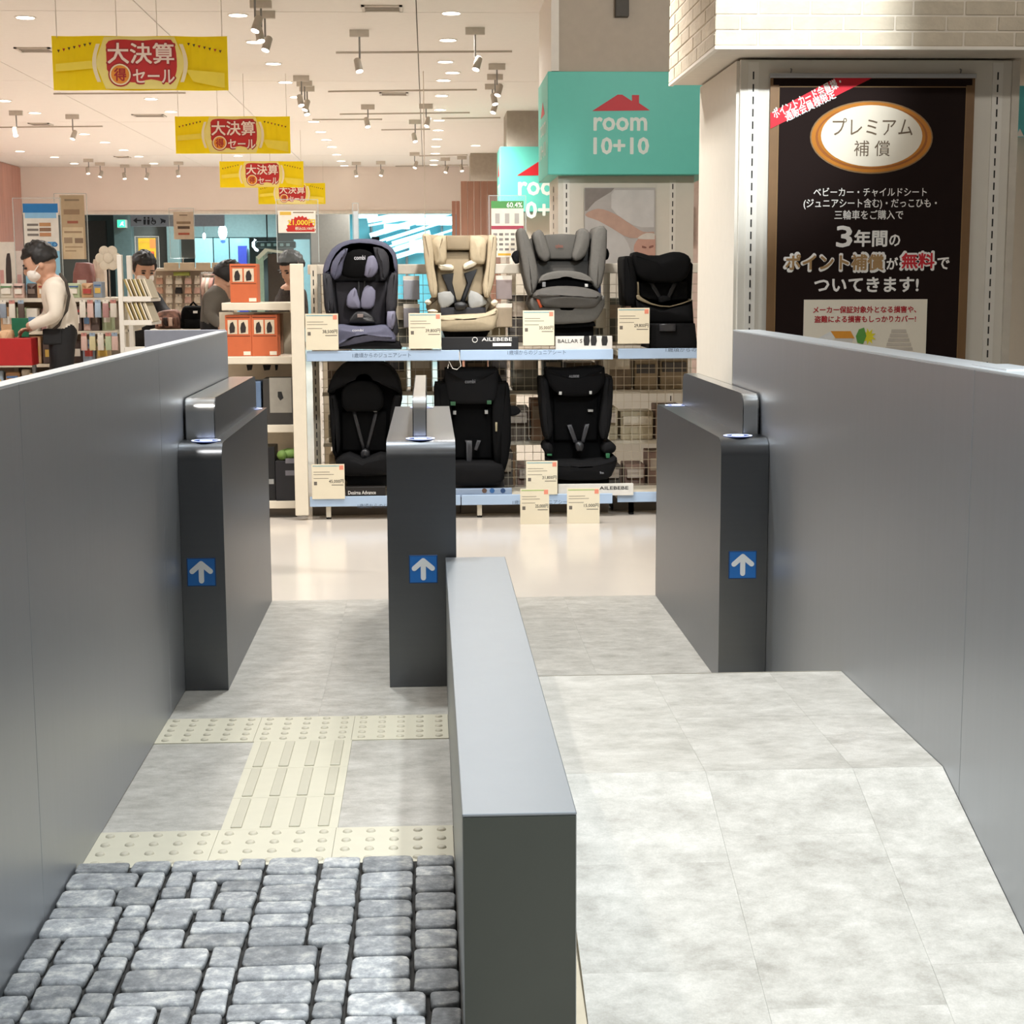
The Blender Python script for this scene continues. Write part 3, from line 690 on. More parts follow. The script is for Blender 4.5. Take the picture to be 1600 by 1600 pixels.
pol([(680, 1510), (730, 1482), (760, 1482), (740, 1535), (690, 1530)], mat('#e9e6e0', .6), 'house_print', .001); pol([(735, 1478), (825, 1478), (842, 1510), (758, 1510)], mat('#e89a30', .6), 'roof_print', .0016); pol([(755, 1510), (835, 1510), (830, 1540), (750, 1536)], mat('#d9d2c8', .6), 'house_print', .001)
pol([(862, 1470), (885, 1462), (895, 1500), (880, 1536), (855, 1530), (848, 1500)], mat('#5d9a42', .6), 'green_print', .0016)
st = [(905+(34 if q % 2 else 18)*math.cos(q*math.pi/9), 1502+(38 if q % 2 else 20)*math.sin(q*math.pi/9)) for q in range(18)]
pol(st, mat('#e8d92c', .6), 'burst_print', .001)
for q in range(5): pol([(1008-q*7, 1470+q*20), (1072+q*7, 1470+q*20), (1075+q*7, 1485+q*20), (1005-q*7, 1485+q*20)], mat('#cbbfae', .6), 'tower_print', .001)

# ------------------------------------------------------------------ child-seat display: white gondola with blue price rails
SY = 9.45
M_RAIL = mat('#a9bfd9', .4, var=.01); M_FIX = mat('#e2d8c4', .45, var=.02); M_WIRE = mat('#cbbfa9', .4, .3, var=.02)
def c7(x, y): return (470+x*.20625, 330+y*.20625)
def c8(x, y): return (770+x*.20625, 330+y*.20625)
def l2(x, y): return (470+x*.1875, 540+y*.1875)
def l3(x, y): return (740+x*.2, 540+y*.2)
def c6(x, y): return (180+x*.2125, 300+y*.2125)
def c5(x, y): return (x*.1875, 280+y*.1875)
gd = thing('gondola', 'white display gondola with pale blue price rails holding the child car seats', 'display shelf', (.3, SY, 0))
XA, XB, XC, XD = at(479, 555, y=SY).x, at(718.5, 555, y=SY).x, at(958, 555, y=SY).x, 2.0
ZS, ZB = .985, .125                                            # upper and lower shelf boards
DEP = .50
M_RTXT = mat('#5d6b80', .6, var=0)
for i, (a, b, y) in enumerate(((XA, XB-.003, SY), (XB+.002, XC, SY), (XC+.035, XD, SY+.05))):
    for zs, nm in ((ZS, 'shelf_board'), (ZB, 'shelf_board')):
        sb = obj(nm, RB(a+.004, b-.004, y+.008, SY+DEP-.004, zs-.03, zs, r=.003), M_FIX, gd)
        rl = obj('price_rail', RB(a, b, y-.004, y+.006, zs-.045+(.05 if i == 2 and zs == ZB else 0)*0, zs+.016, r=.003), M_RAIL, gd)
    for q in (.12, .88):
        fx = a+(b-a)*q if i < 2 else a+.09
        ft = obj('foot', B(fx-.014, fx+.014, y+.03, y+.06, .012, ZB-.03), M_FIX, gd); obj('foot_pad', MB().tube([(fx, y+.045, .0005), (fx, y+.045, .013)], .016, 10), M_BLACK, ft)
    obj('plinth', B(a, b, y+.20, SY+DEP-.02, .001, ZB-.032), mat('#6d655c', .8), gd)
T1 = '1歳頃からのジュニアシート'
text(T1, pr(551, 551, 642, 559, SY), SY-.0046, M_RTXT, gd, .0); text(T1, pr(793, 546.5, 884, 554.5, SY), SY-.0046, M_RTXT, gd, .0); text('1歳頃からの', pr(1040, 543, 1088, 550, SY+.05), SY+.0454, M_RTXT, gd, .0)
text(T1, pr(559, 786, 650, 794, SY), SY-.0046, M_RTXT, gd, .0); text(T1, pr(801, 780.5, 893, 788.5, SY), SY-.0046, M_RTXT, gd, .0)
zt = at(470, 412, y=SY).z
for (pa, pb_, nm) in ((457, 478, 'upright'),):
    a, b = at(pa, 600, y=SY).x, at(pb_, 600, y=SY).x
    up = obj('upright', RB(a, b, SY-.01, SY+.03, .03, zt, r=.004), M_FIX, gd)
for xx in (XB, XC+.018):
    obj('upright', B(xx-.02, xx+.02, SY+DEP+.02, SY+DEP+.05, .002, zt), M_FIX, gd)
u0 = at(478, 600, y=SY).x
obj('slotted_upright', B(u0+.005, u0+.045, SY+DEP-.02, SY+DEP+.02, .002, zt), M_FIX, gd)
mb = MB()
for k in range(26): mb.box(u0+.02, u0+.026, SY+DEP-.0215, SY+DEP-.019, .06+k*.055, .095+k*.055)
o = obj('slots', mb, M_TXT, gd); o['kind'] = 'stuff'
obj('top_rail', RB(XA-.02, XD, SY+DEP+.0, SY+DEP+.035, zt-.06, zt, r=.004), mat('#d9d0c0', .5), gd)
M_KRAFT = mat('#a08b70', .8, var=.06)
# wire grid back panel
wires = MB(); yb_ = SY+DEP+.015
x = XA+.06
while x < XD: wires.box(x-.0016, x+.0016, yb_, yb_+.003, .1, zt-.06); x += .052
z = .13
while z < zt-.08: wires.box(XA+.05, XD, yb_-.003, yb_, z-.0016, z+.0016); z += .052
obj('wire_grid', wires, M_WIRE, gd)['kind'] = 'stuff'
# brackets of the shelves against the uprights
for zs in (ZS, ZB): obj('bracket', MB().prismx([(SY+.02, zs-.03), (SY+.30, zs-.03), (SY+.45, zs-.10), (SY+.5, zs-.12), (SY+.5, zs-.03)], XA+.0, XA+.006), M_WHITE, gd)
h = [at(*l2(*p), y=SY-.008) for p in ((1225, 190), (1235, 130), (1265, 190), (1300, 200), (1335, 170), (1325, 120), (1320, 50))]
obj('wire_hook', MB().tube([tuple(p) for p in h], .0022, 6), M_WHITE, gd)

# boxed goods on the far side, seen through the wire grid
rg = random.Random(23)
cols = ['#8d7a63', '#a89476', '#77685a', '#b59a86', '#6d6257', '#a38f82', '#8a8577', '#9d7f70', '#c0b192', '#7b7d74', '#5c5550', '#b38f73']
nm_ = ['brown', 'tan', 'dark brown', 'pinkish', 'grey brown', 'mauve', 'olive grey', 'russet', 'straw', 'green grey', 'charcoal', 'copper']
back = thing('gondola', 'back side of the child seat gondola with narrow white shelves behind the wire grid', 'display shelf', (.3, SY+1.0, 0))
lev = [.06, .40, .72, 1.02]
for zz in lev: obj('shelf_board', RB(XA+.05, XD, SY+.57, SY+1.0, zz-.022, zz, r=.002), mat('#cfc4b0', .5), back)
for q in (XA+.05, .55, XD-.02): obj('upright', B(q-.02, q+.02, SY+.985, SY+1.02, .002, zt-.05), M_FIX, back)
for li, zz in enumerate(lev):
    x = XA+.08; nb = 0
    while x < 1.55:
        w = rg.uniform(.11, .22); hh = rg.uniform(.17, .27) if li < 3 else rg.uniform(.14, .30); ci = rg.randrange(12)
        if li == 0 and x > 1.2: ci = 7
        t = thing('product_box', '%s product box, %s from the left on the %s shelf behind the wire grid' % (nm_[ci], ORD[nb], ['lowest', 'second', 'third', 'top'][li]), 'box', (x+w/2, SY+.62, zz), 'boxes behind the wire grid')
        obj('carton', RB(x, x+w-.008, SY+.60+rg.uniform(0, .05), SY+.86, zz+.0005, zz+hh, r=.004, seg=1), mat(cols[ci], .6, var=.05), t)
        yy = SY+.598
        obj('print', B(x+.012, x+w-.022, yy-.001, SY+.655, zz+hh*.55, zz+hh*.85), mat(rg.choice(['#d8cbb5', '#3e3a38', '#b8a58f', '#c9b9a9', '#55504d']), .6), t)
        x += w+rg.uniform(.004, .03); nb += 1
for k, (xx, zz, c, nmz) in enumerate(((.47, 1.36, '#9a8a86', 'greyish'), (1.02, 1.345, '#3a4f84', 'blue'), (1.05, 1.18, '#b9a98e', 'cream'), (-.10, 1.36, '#aeb0b8', 'white'), (-.10, 1.19, '#a9a4a8', 'pale lilac'), (.47, 1.19, '#a8957c', 'buff'))):
    t = thing('hanging_pack', 'small %s packet hanging on the wire grid behind the upper child seats' % nmz, 'packet', (xx, yb_-.02, zz-.07))
    obj('pack', RB(xx-.05, xx+.05, yb_-.024, yb_-.008, zz-.07, zz+.05, r=.004), mat(c, .5), t)
    obj('header_card', B(xx-.05, xx+.05, yb_-.020, yb_-.014, zz+.05, zz+.075), mat('#efe7d8', .6), t); obj('hook', MB().tube([(xx, yb_-.018, zz+.068), (xx, yb_+.004, zz+.071)], .003, 6), M_GREYMET, t)

# ------------------------------------------------------------------ child car seats
def seat(name, label, base_px, Y, parts, ztop_base):
    """parts: (part name, outline in crop pixels, mapper, front offset, back offset, material, rim, dome, smooth)"""
    b = at(*base_px, y=Y)
    t = thing('child_car_seat', label, 'car seat', (b.x, Y+.2, ztop_base), 'child car seats on the display gondola')
    for (nm, pts, mp, y0, y1, m, r, dome, sm) in parts:
        q = poly_px([mp(*p) for p in pts], Y)
        if sm: q = smooth_outline(q, sm)
        obj(nm, MB().pillow(q, Y+y0, Y+y1, r, dome), m, t)
    return t
K_CH = mat('#2a2a30', .75, var=.12, scale=60, bump=.2, bscale=400); K_BG = mat('#55566a', .7, var=.08, scale=60, bump=.2, bscale=400); K_BK = mat('#050506', .85, var=.15, scale=50, spec=.15); K_BK2 = mat('#09090b', .8, var=.1, spec=.2)
K_BE = mat('#a8977d', .75, var=.06, scale=50, bump=.2, bscale=400); K_BE2 = mat('#b8a88c', .7, var=.05, scale=50); K_GR = mat('#5d5a55', .8, var=.06, scale=60, bump=.2, bscale=400); K_GR2 = mat('#4a4743', .8, var=.06, scale=60)
K_GP = mat('#77768a', .7, var=.06); K_LG = mat('#9b9b98', .7, var=.05); K_IV = mat('#d8cdb6', .6, var=.03); K_STR = mat('#17171a', .5, var=.1); K_OR = mat('#d2562a', .6); K_TN = mat('#7a6f58', .6)
def bx(x0, y0, x1, y1): return [(x0, y0), (x1, y0), (x1, y1), (x0, y1)]
S1 = seat('a', 'dark blue grey child car seat with hood, leftmost on the upper shelf', (562, 545), SY+.06, [
    ('shell', [(165, 560), (165, 430), (225, 295), (310, 232), (430, 210), (560, 214), (650, 250), (708, 315), (726, 420), (724, 620), (712, 780), (700, 985), (185, 985), (180, 780)], c7, .14, .39, K_CH, .03, 0, 3),
    ('hood', [(158, 480), (168, 395), (228, 282), (318, 226), (430, 205), (560, 210), (652, 246), (714, 318), (730, 480), (692, 470), (668, 345), (600, 285), (440, 262), (320, 290), (250, 380), (215, 480)], c7, .095, .30, K_BG, .02, 0, 2),
    ('side_wing', [(160, 470), (215, 475), (235, 560), (245, 780), (185, 775), (168, 640)], c7, .03, .3, K_CH, .02, 0, 2), ('side_wing', [(730, 470), (690, 465), (655, 560), (645, 770), (712, 770), (726, 640)], c7, .03, .3, K_CH, .02, 0, 2),
    ('head_wing', [(218, 470), (235, 380), (300, 300), (352, 280), (320, 380), (300, 480), (250, 520)], c7, .05, .22, K_BG, .025, .01, 2), ('head_wing', [(545, 270), (620, 285), (662, 340), (668, 440), (640, 520), (600, 525), (585, 420)], c7, .05, .22, K_CH, .025, .01, 2),
    ('head_pad', [(300, 430), (345, 315), (440, 285), (520, 305), (560, 350), (560, 440), (520, 500), (400, 508), (315, 490)], c7, .07, .2, K_BK, .02, .01, 2), ('head_cushion', [(478, 485), (505, 345), (550, 335), (582, 400), (575, 460), (530, 500)], c7, .045, .15, K_GP, .02, .01, 2),
    ('back_pad', [(245, 530), (650, 530), (640, 870), (280, 870)], c7, .12, .25, mat('#1f1d24', .75, var=.1), .02, 0, 1),
    ('harness_pad', [(338, 715), (345, 640), (402, 578), (428, 640), (448, 738), (385, 742)], c7, .085, .15, K_GP, .015, .006, 2), ('harness_pad', [(448, 728), (462, 612), (500, 560), (560, 602), (552, 715), (505, 745)], c7, .085, .15, K_GP, .015, .006, 2),
    ('strap', bx(425, 530, 440, 730), c7, .10, .12, K_STR, .002, 0, 0), ('strap', bx(470, 530, 485, 600), c7, .10, .12, K_STR, .002, 0, 0),
    ('buckle', [(365, 850), (395, 780), (430, 760), (480, 760), (545, 800), (560, 850)], c7, .05, .12, K_STR, .012, .006, 2), ('buckle_button', bx(425, 780, 470, 808), c7, .042, .06, mat('#8a7d78', .4), .004, 0, 0),
    ('seat_cushion', [(285, 858), (360, 866), (450, 874), (560, 868), (640, 862), (690, 910), (718, 990), (560, 985), (285, 1040), (230, 1040), (240, 900)], c7, -.02, .28, K_BG, .03, .015, 2),
    ('arm_pad', [(655, 760), (712, 757), (716, 820), (695, 895), (650, 880)], c7, .0, .15, K_GP, .02, .01, 2), ('base', [(240, 1045), (480, 992), (600, 985), (740, 1000), (762, 1046)], c7, -.01, .34, K_BK2, .012, 0, 1), ('knob', bx(528, 186, 585, 215), c7, .2, .28, K_BK, .01, 0, 0)], ZS)
text('combi', pr(*c7(398, 332), *c7(482, 366), SY), SY+.118, mat('#c9c9cf', .5, var=0), S1, .02); text('combi', pr(*c7(388, 893), *c7(472, 912), SY), SY+.024, mat('#d9d9de', .5, var=0), S1, .02)
S2 = seat('b', 'beige child car seat with black harness straps on the upper shelf', (720, 545), SY+.08, [
    ('shell', [(925, 190), (960, 170), (1100, 176), (1290, 176), (1465, 178), (1482, 240), (1476, 450), (1440, 640), (1480, 700), (1480, 800), (1430, 900), (1070, 900), (965, 780), (950, 690), (1000, 640), (955, 450)], c7, .16, .39, K_BE, .03, 0, 2),
    ('side_wing', [(918, 190), (945, 168), (985, 180), (1005, 300), (1010, 420), (1035, 560), (1030, 650), (990, 655), (955, 500)], c7, .0, .3, K_BE2, .02, .005, 2), ('side_wing', [(1486, 240), (1470, 180), (1425, 180), (1415, 300), (1405, 430), (1380, 560), (1395, 650), (1425, 655), (1470, 500)], c7, .0, .3, K_BE2, .02, .005, 2),
    ('head_wing', [(985, 230), (1040, 185), (1100, 182), (1106, 300), (1095, 395), (1020, 405), (1000, 320)], c7, .05, .22, K_BE2, .025, .012, 2), ('head_wing', [(1288, 182), (1360, 186), (1410, 225), (1405, 330), (1390, 400), (1300, 385), (1282, 300)], c7, .05, .22, K_BE2, .025, .012, 2),
    ('headrest', bx(1104, 182, 1286, 292), c7, .08, .2, mat('#93836a', .75, var=.06), .015, .004, 0), ('back_pad', [(1030, 398), (1110, 300), (1285, 300), (1385, 398), (1392, 630), (1220, 690), (1040, 640)], c7, .12, .24, mat('#9c8c72', .75, var=.06), .02, .01, 2),
    ('harness_pad', [(1040, 405), (1060, 400), (1140, 402), (1162, 425), (1150, 448), (1060, 446)], c7, .06, .12, K_IV, .012, .004, 2), ('harness_pad', [(1232, 420), (1245, 392), (1325, 360), (1346, 385), (1310, 420), (1245, 440)], c7, .06, .12, K_IV, .012, .004, 2),
    ('strap', [(1066, 480), (1160, 468), (1150, 540), (1186, 690), (1152, 705), (1100, 560)], c7, .09, .13, K_STR, .006, 0, 0), ('strap', [(1238, 470), (1342, 438), (1300, 540), (1244, 690), (1208, 690), (1260, 540)], c7, .09, .13, K_STR, .006, 0, 0),
    ('seat_pad', [(1038, 620), (1135, 608), (1165, 690), (1065, 742)], c7, .06, .16, K_LG, .015, .006, 2), ('seat_pad', [(1290, 600), (1390, 650), (1412, 705), (1300, 745), (1270, 690)], c7, .06, .16, K_LG, .015, .006, 2),
    ('buckle', [(1165, 700), (1215, 685), (1262, 705), (1240, 745), (1180, 748)], c7, .03, .1, K_STR, .012, .005, 2), ('seat_base_pad', bx(1060, 730, 1405, 800), c7, .06, .2, K_CH, .01, 0, 0),
    ('seat_cushion', [(1010, 800), (1060, 792), (1240, 780), (1400, 772), (1475, 735), (1496, 770), (1480, 850), (1440, 902), (1230, 912), (1060, 905)], c7, -.04, .28, K_BE2, .03, .012, 2),
    ('arm_knob', [(936, 690), (965, 668), (990, 690), (965, 712)], c7, .02, .1, K_IV, .012, .006, 3), ('arm_knob', [(1440, 695), (1470, 668), (1496, 690), (1470, 722)], c7, .02, .1, K_IV, .012, .006, 3), ('arm_knob', [(958, 758), (1000, 742), (1040, 760), (1000, 775)], c7, .0, .1, K_IV, .008, .006, 3),
    ('base', [(1070, 900), (1440, 900), (1400, 975), (1290, 1040), (1120, 1040)], c7, .10, .34, K_BK2, .012, 0, 1)], ZS)
S3 = seat('c', 'grey child car seat with impact shield and winged headrest on the upper shelf', (880, 545), SY+.08, [
    ('shell', [(215, 330), (300, 200), (420, 175), (640, 172), (760, 200), (850, 330), (810, 560), (850, 650), (840, 740), (770, 850), (470, 860), (300, 750), (285, 660), (330, 560)], c8, .16, .39, K_GR2, .03, 0, 2),
    ('side_wing', [(190, 160), (228, 128), (265, 180), (315, 330), (345, 480), (330, 580), (285, 640), (235, 470)], c8, -.01, .3, K_GR, .02, .006, 2), ('side_wing', [(760, 160), (812, 110), (866, 145), (862, 330), (830, 540), (780, 590), (735, 500), (745, 330)], c8, -.01, .3, K_GR, .02, .006, 2),
    ('head_wing', [(308, 180), (345, 140), (385, 160), (425, 270), (442, 340), (405, 382), (345, 340), (318, 250)], c8, .02, .2, K_GR, .02, .008, 2), ('head_wing', [(742, 170), (700, 128), (655, 145), (622, 270), (604, 345), (640, 376), (700, 340), (735, 260)], c8, .02, .2, K_GR, .02, .008, 2),
    ('headrest', [(405, 176), (530, 168), (645, 174), (612, 362), (440, 362)], c8, .08, .22, mat('#53504b', .8, var=.06), .015, .006, 1), ('back_pad', [(345, 372), (740, 372), (745, 560), (340, 560)], c8, .12, .25, K_GR2, .02, .008, 1),
    ('side_disc', [(150, 340), (172, 300), (198, 295), (205, 390), (180, 396)], c8, .06, .16, K_BK2, .01, 0, 2), ('side_disc', [(893, 320), (878, 282), (862, 280), (862, 368), (882, 362)], c8, .06, .16, K_BK2, .01, 0, 2),
    ('shield_rim', [(342, 545), (375, 485), (460, 456), (550, 450), (660, 462), (735, 500), (762, 545), (700, 525), (550, 500), (420, 515)], c8, -.03, .1, K_GR, .012, .004, 2), ('shield_gap', [(350, 560), (420, 520), (550, 505), (700, 530), (760, 565), (700, 590), (400, 590)], c8, .0, .1, K_BK, .01, 0, 1),
    ('buckle', bx(372, 535, 400, 575), c8, -.02, .02, mat('#8a8988', .4, .4), .004, 0, 0), ('buckle', bx(695, 550, 720, 575), c8, -.02, .02, mat('#d5d4d0', .3, .4), .004, 0, 0),
    ('impact_shield', [(300, 650), (330, 600), (430, 572), (550, 566), (690, 578), (790, 610), (822, 650), (770, 720), (640, 730), (390, 725), (350, 670)], c8, -.09, .08, mat('#4f4c48', .8, var=.06), .04, .02, 2),
    ('seat_cushion', [(283, 690), (300, 655), (345, 660), (390, 730), (560, 738), (720, 735), (780, 660), (845, 640), (846, 710), (800, 800), (740, 840), (600, 850), (470, 856), (400, 830), (300, 745)], c8, -.03, .28, K_GR, .025, .010, 2),
    ('orange_guide', [(325, 660), (345, 655), (372, 725), (352, 732)], c8, -.05, .0, K_OR, .005, 0, 1), ('base', [(465, 852), (775, 838), (785, 872), (620, 884), (470, 884)], c8, .03, .32, K_BK, .008, 0, 1), ('stand', bx(480, 880, 780, 1010), c8, .12, .3, K_BK2, .01, 0, 0)], ZS)
text('cybex', pr(*c8(490, 243), *c8(548, 282), SY), SY+.146, mat('#8e4632', .6, var=0), S3, .0)
S4 = seat('d', 'black child car seat with tan piping, rightmost on the upper shelf', (1050, 540), SY+.10, [
    ('side_panel', [(1000, 370), (1018, 338), (1055, 345), (1085, 450), (1100, 560), (1088, 720), (1016, 720), (1005, 550)], c8, .02, .37, K_BK, .02, .004, 2), ('shell', [(1060, 380), (1110, 330), (1500, 330), (1560, 400), (1545, 720), (1060, 720)], c8, .18, .39, K_BK, .03, 0, 1),
    ('headrest', [(1062, 345), (1100, 306), (1200, 336), (1290, 332), (1380, 306), (1465, 318), (1512, 365), (1500, 460), (1440, 530), (1300, 545), (1180, 530), (1095, 480)], c8, .03, .2, K_BK, .03, .015, 2),
    ('back_pad', bx(1110, 530, 1500, 680), c8, .12, .24, K_BK2, .02, 0, 0), ('strap', [(1200, 540), (1240, 540), (1320, 690), (1290, 700)], c8, .1, .13, K_STR, .004, 0, 0), ('strap', [(1380, 540), (1420, 540), (1350, 690), (1320, 690)], c8, .1, .13, K_STR, .004, 0, 0),
    ('buckle', [(1270, 660), (1310, 640), (1360, 660), (1350, 710), (1290, 712)], c8, .05, .12, K_BK, .012, .005, 2), ('side_trim', [(1090, 540), (1112, 535), (1120, 640), (1095, 645)], c8, .04, .12, K_TN, .006, 0, 1),
    ('piping', [(1090, 640), (1110, 635), (1200, 690), (1340, 714), (1500, 665), (1505, 678), (1340, 728), (1190, 706), (1092, 665)], c8, .0, .06, K_TN, .004, 0, 2), ('seat_cushion', [(1085, 670), (1190, 706), (1340, 726), (1520, 672), (1530, 860), (1190, 860), (1100, 780)], c8, .01, .28, K_BK, .03, .008, 1),
    ('base', [(1190, 850), (1530, 850), (1550, 1040), (1180, 1040)], c8, -.02, .34, K_BK2, .015, 0, 1), ('handle', bx(1258, 852, 1380, 908), c8, -.035, .02, mat('#2c2c2f', .35), .008, 0, 0)], ZS)
S5 = seat('e', 'black hooded child car seat, leftmost on the lower shelf', (565, 785), SY+.06, [
    ('shell', [(215, 380), (255, 270), (330, 175), (430, 140), (620, 140), (730, 185), (800, 270), (830, 370), (838, 480), (800, 640), (740, 900), (720, 1190), (390, 1190), (270, 980), (235, 700)], l2, .16, .39, K_BK, .03, 0, 2),
    ('hood', [(212, 400), (255, 270), (330, 170), (430, 138), (620, 138), (735, 182), (806, 270), (838, 400), (780, 380), (720, 270), (620, 215), (500, 200), (400, 225), (310, 290), (270, 400)], l2, .07, .3, K_BK2, .02, .004, 2),
    ('side_wing', [(230, 440), (275, 420), (310, 560), (320, 800), (300, 940), (260, 900)], l2, .04, .3, K_BK2, .02, 0, 2), ('side_wing', [(830, 440), (780, 420), (745, 560), (735, 800), (750, 900), (790, 700)], l2, .04, .3, K_BK2, .02, 0, 2), ('head_pad', [(330, 460), (360, 340), (500, 290), (640, 340), (690, 460), (640, 560), (380, 560)], l2, .06, .2, mat('#080809', .85, spec=.15), .03, .01, 2),
    ('back_pad', bx(330, 560, 710, 900), l2, .12, .24, K_BK, .02, 0, 0), ('strap', [(420, 560), (450, 555), (530, 860), (505, 880)], l2, .1, .13, mat('#232326', .5), .004, 0, 0), ('strap', [(610, 560), (640, 560), (560, 880), (535, 860)], l2, .1, .13, mat('#232326', .5), .004, 0, 0), ('strap_clip', bx(412, 530, 448, 556), l2, .08, .1, K_LG, .003, 0, 0), ('strap_clip', bx(602, 530, 632, 562), l2, .08, .1, K_LG, .003, 0, 0),
    ('buckle', [(495, 900), (530, 870), (570, 900), (560, 950), (505, 950)], l2, .05, .12, mat('#242427', .4), .012, .004, 2), ('seat_cushion', [(290, 960), (400, 900), (520, 950), (660, 900), (740, 940), (720, 1080), (400, 1090), (300, 1040)], l2, -.02, .28, K_BK2, .03, .01, 2), ('base', [(385, 1080), (720, 1080), (730, 1175), (380, 1175)], l2, .02, .34, K_BK, .012, 0, 1)], ZB)
S6 = seat('f', 'black child car seat with square headrest and side arm behind the middle gate post', (745, 780), SY+.06, [
    ('shell', [(690, 610), (700, 580), (778, 578), (795, 615), (797, 700), (785, 742), (780, 765), (712, 765), (690, 730), (682, 640)], lambda x, y: (x, y), .16, .39, K_BK, .025, 0, 1),
    ('headrest', [(695, 582), (702, 576), (774, 576), (779, 584), (778, 616), (765, 632), (708, 632), (696, 616)], lambda x, y: (x, y), .02, .2, K_BK2, .025, .008, 2), ('side_wing', [(678, 610), (684, 601), (697, 600), (706, 640), (704, 740), (694, 742), (682, 690)], lambda x, y: (x, y), .02, .32, K_BK, .02, .004, 2), ('side_wing', [(797, 610), (791, 600), (779, 600), (770, 640), (775, 745), (788, 742), (799, 690)], lambda x, y: (x, y), .02, .32, K_BK, .02, .004, 2),
    ('side_arm', [(794, 637), (808, 637), (815, 644), (808, 651), (794, 652)], lambda x, y: (x, y), .08, .14, K_BK2, .01, 0, 2), ('green_guide', bx(704, 628, 712, 634), lambda x, y: (x, y), .01, .05, mat('#1d4a2c', .6), .003, 0, 0), ('green_guide', bx(761, 626, 768, 632), lambda x, y: (x, y), .01, .05, mat('#1d4a2c', .6), .003, 0, 0),
    ('back_pad', bx(707, 632, 772, 720), lambda x, y: (x, y), .12, .25, K_BK, .02, 0, 0), ('strap', bx(729, 690, 738, 740), lambda x, y: (x, y), .05, .1, mat('#2a2a2d', .5), .004, 0, 0), ('strap', [(727, 690), (733, 690), (738, 704), (733, 706)], lambda x, y: (x, y), .06, .1, mat('#333336', .5), .003, 0, 0), ('strap', [(752, 690), (746, 690), (741, 704), (746, 706)], lambda x, y: (x, y), .06, .1, mat('#333336', .5), .003, 0, 0), ('strap_clip', bx(708, 643, 713, 649), lambda x, y: (x, y), .05, .12, K_LG, .003, 0, 0), ('strap_clip', bx(758, 642, 763, 648), lambda x, y: (x, y), .05, .12, K_LG, .003, 0, 0), ('slot_trim', bx(774, 660, 777, 674), lambda x, y: (x, y), -.01, .05, mat('#8a8067', .5), .002, 0, 0),
    ('seat_cushion', [(700, 728), (720, 722), (755, 722), (785, 726), (788, 748), (770, 758), (712, 758)], lambda x, y: (x, y), -.03, .28, K_BK2, .025, .006, 2), ('base', [(708, 752), (786, 748), (790, 764), (712, 773)], lambda x, y: (x, y), .07, .34, mat('#26262a', .5), .01, 0, 1)], ZB)
text('combi', pr(727, 594, 743, 600, SY), SY+.066, mat('#6d6d70', .5, var=0), S6, .02)
S7 = seat('g', 'black child car seat with wide headrest and armrests, rightmost on the lower shelf', (905, 785), SY+.06, [
    ('shell', [(540, 300), (590, 250), (1020, 250), (1085, 300), (1070, 600), (1040, 760), (1080, 880), (1040, 1060), (650, 1070), (590, 900), (590, 760), (550, 560)], l3, .16, .39, K_BK, .03, 0, 1),
    ('headrest', [(566, 200), (590, 176), (700, 184), (800, 178), (1000, 164), (1030, 190), (1032, 285), (1000, 340), (940, 390), (800, 400), (680, 390), (610, 330), (580, 280)], l3, .01, .2, mat('#070709', .85, spec=.15), .03, .012, 2), ('side_wing', [(522, 275), (545, 256), (582, 275), (600, 420), (625, 650), (600, 740), (570, 740), (540, 560)], l3, .02, .32, K_BK2, .02, .004, 2), ('side_wing', [(1095, 275), (1070, 242), (1032, 250), (1015, 420), (990, 650), (1010, 740), (1050, 740), (1085, 560)], l3, .02, .32, K_BK2, .02, .004, 2),
    ('back_pad', [(640, 400), (990, 400), (985, 760), (640, 760)], l3, .12, .25, K_BK, .02, .006, 1), ('strap', [(738, 630), (775, 625), (825, 760), (790, 770)], l3, .07, .12, mat('#26262a', .5), .004, 0, 0), ('strap', [(915, 620), (880, 625), (845, 760), (875, 770)], l3, .07, .12, mat('#26262a', .5), .004, 0, 0), ('strap_clip', bx(668, 360, 690, 385), l3, .0, .1, K_LG, .003, 0, 0), ('strap_clip', bx(905, 355, 925, 380), l3, .0, .1, K_LG, .003, 0, 0), ('tag', bx(905, 508, 945, 526), l3, .08, .13, K_LG, .002, 0, 0),
    ('buckle', [(800, 770), (835, 755), (865, 775), (855, 830), (810, 830)], l3, .02, .1, mat('#232326', .4), .01, .004, 2), ('armrest', [(545, 800), (575, 762), (615, 780), (625, 840), (590, 860), (560, 840)], l3, .0, .25, K_BK2, .02, .004, 2), ('armrest', [(1116, 790), (1080, 757), (1030, 765), (1010, 830), (1060, 850), (1105, 830)], l3, .0, .25, K_BK2, .02, .004, 2), ('green_guide', bx(575, 845, 612, 862), l3, .0, .06, mat('#23603c', .6), .003, 0, 0), ('green_guide', bx(1035, 842, 1065, 880), l3, .0, .06, mat('#23603c', .6), .003, 0, 0),
    ('seat_cushion', [(580, 890), (660, 905), (860, 900), (1040, 890), (1100, 858), (1120, 900), (1090, 980), (1040, 1040), (860, 1050), (660, 1040), (600, 980)], l3, -.05, .28, mat('#0b0b0d', .85, spec=.2), .03, .012, 2), ('base', bx(650, 1025, 1060, 1162), l3, .0, .32, K_BK, .012, 0, 0)], ZB)
text('AILEBEBE', pr(*l3(752, 234), *l3(832, 254), SY), SY+.058, mat('#77777b', .5, var=0), S7, .01); text('9m', pr(*l3(985, 982), *l3(1015, 1002), SY), SY-.006, mat('#9a9a9d', .5, var=0), S7, .02)

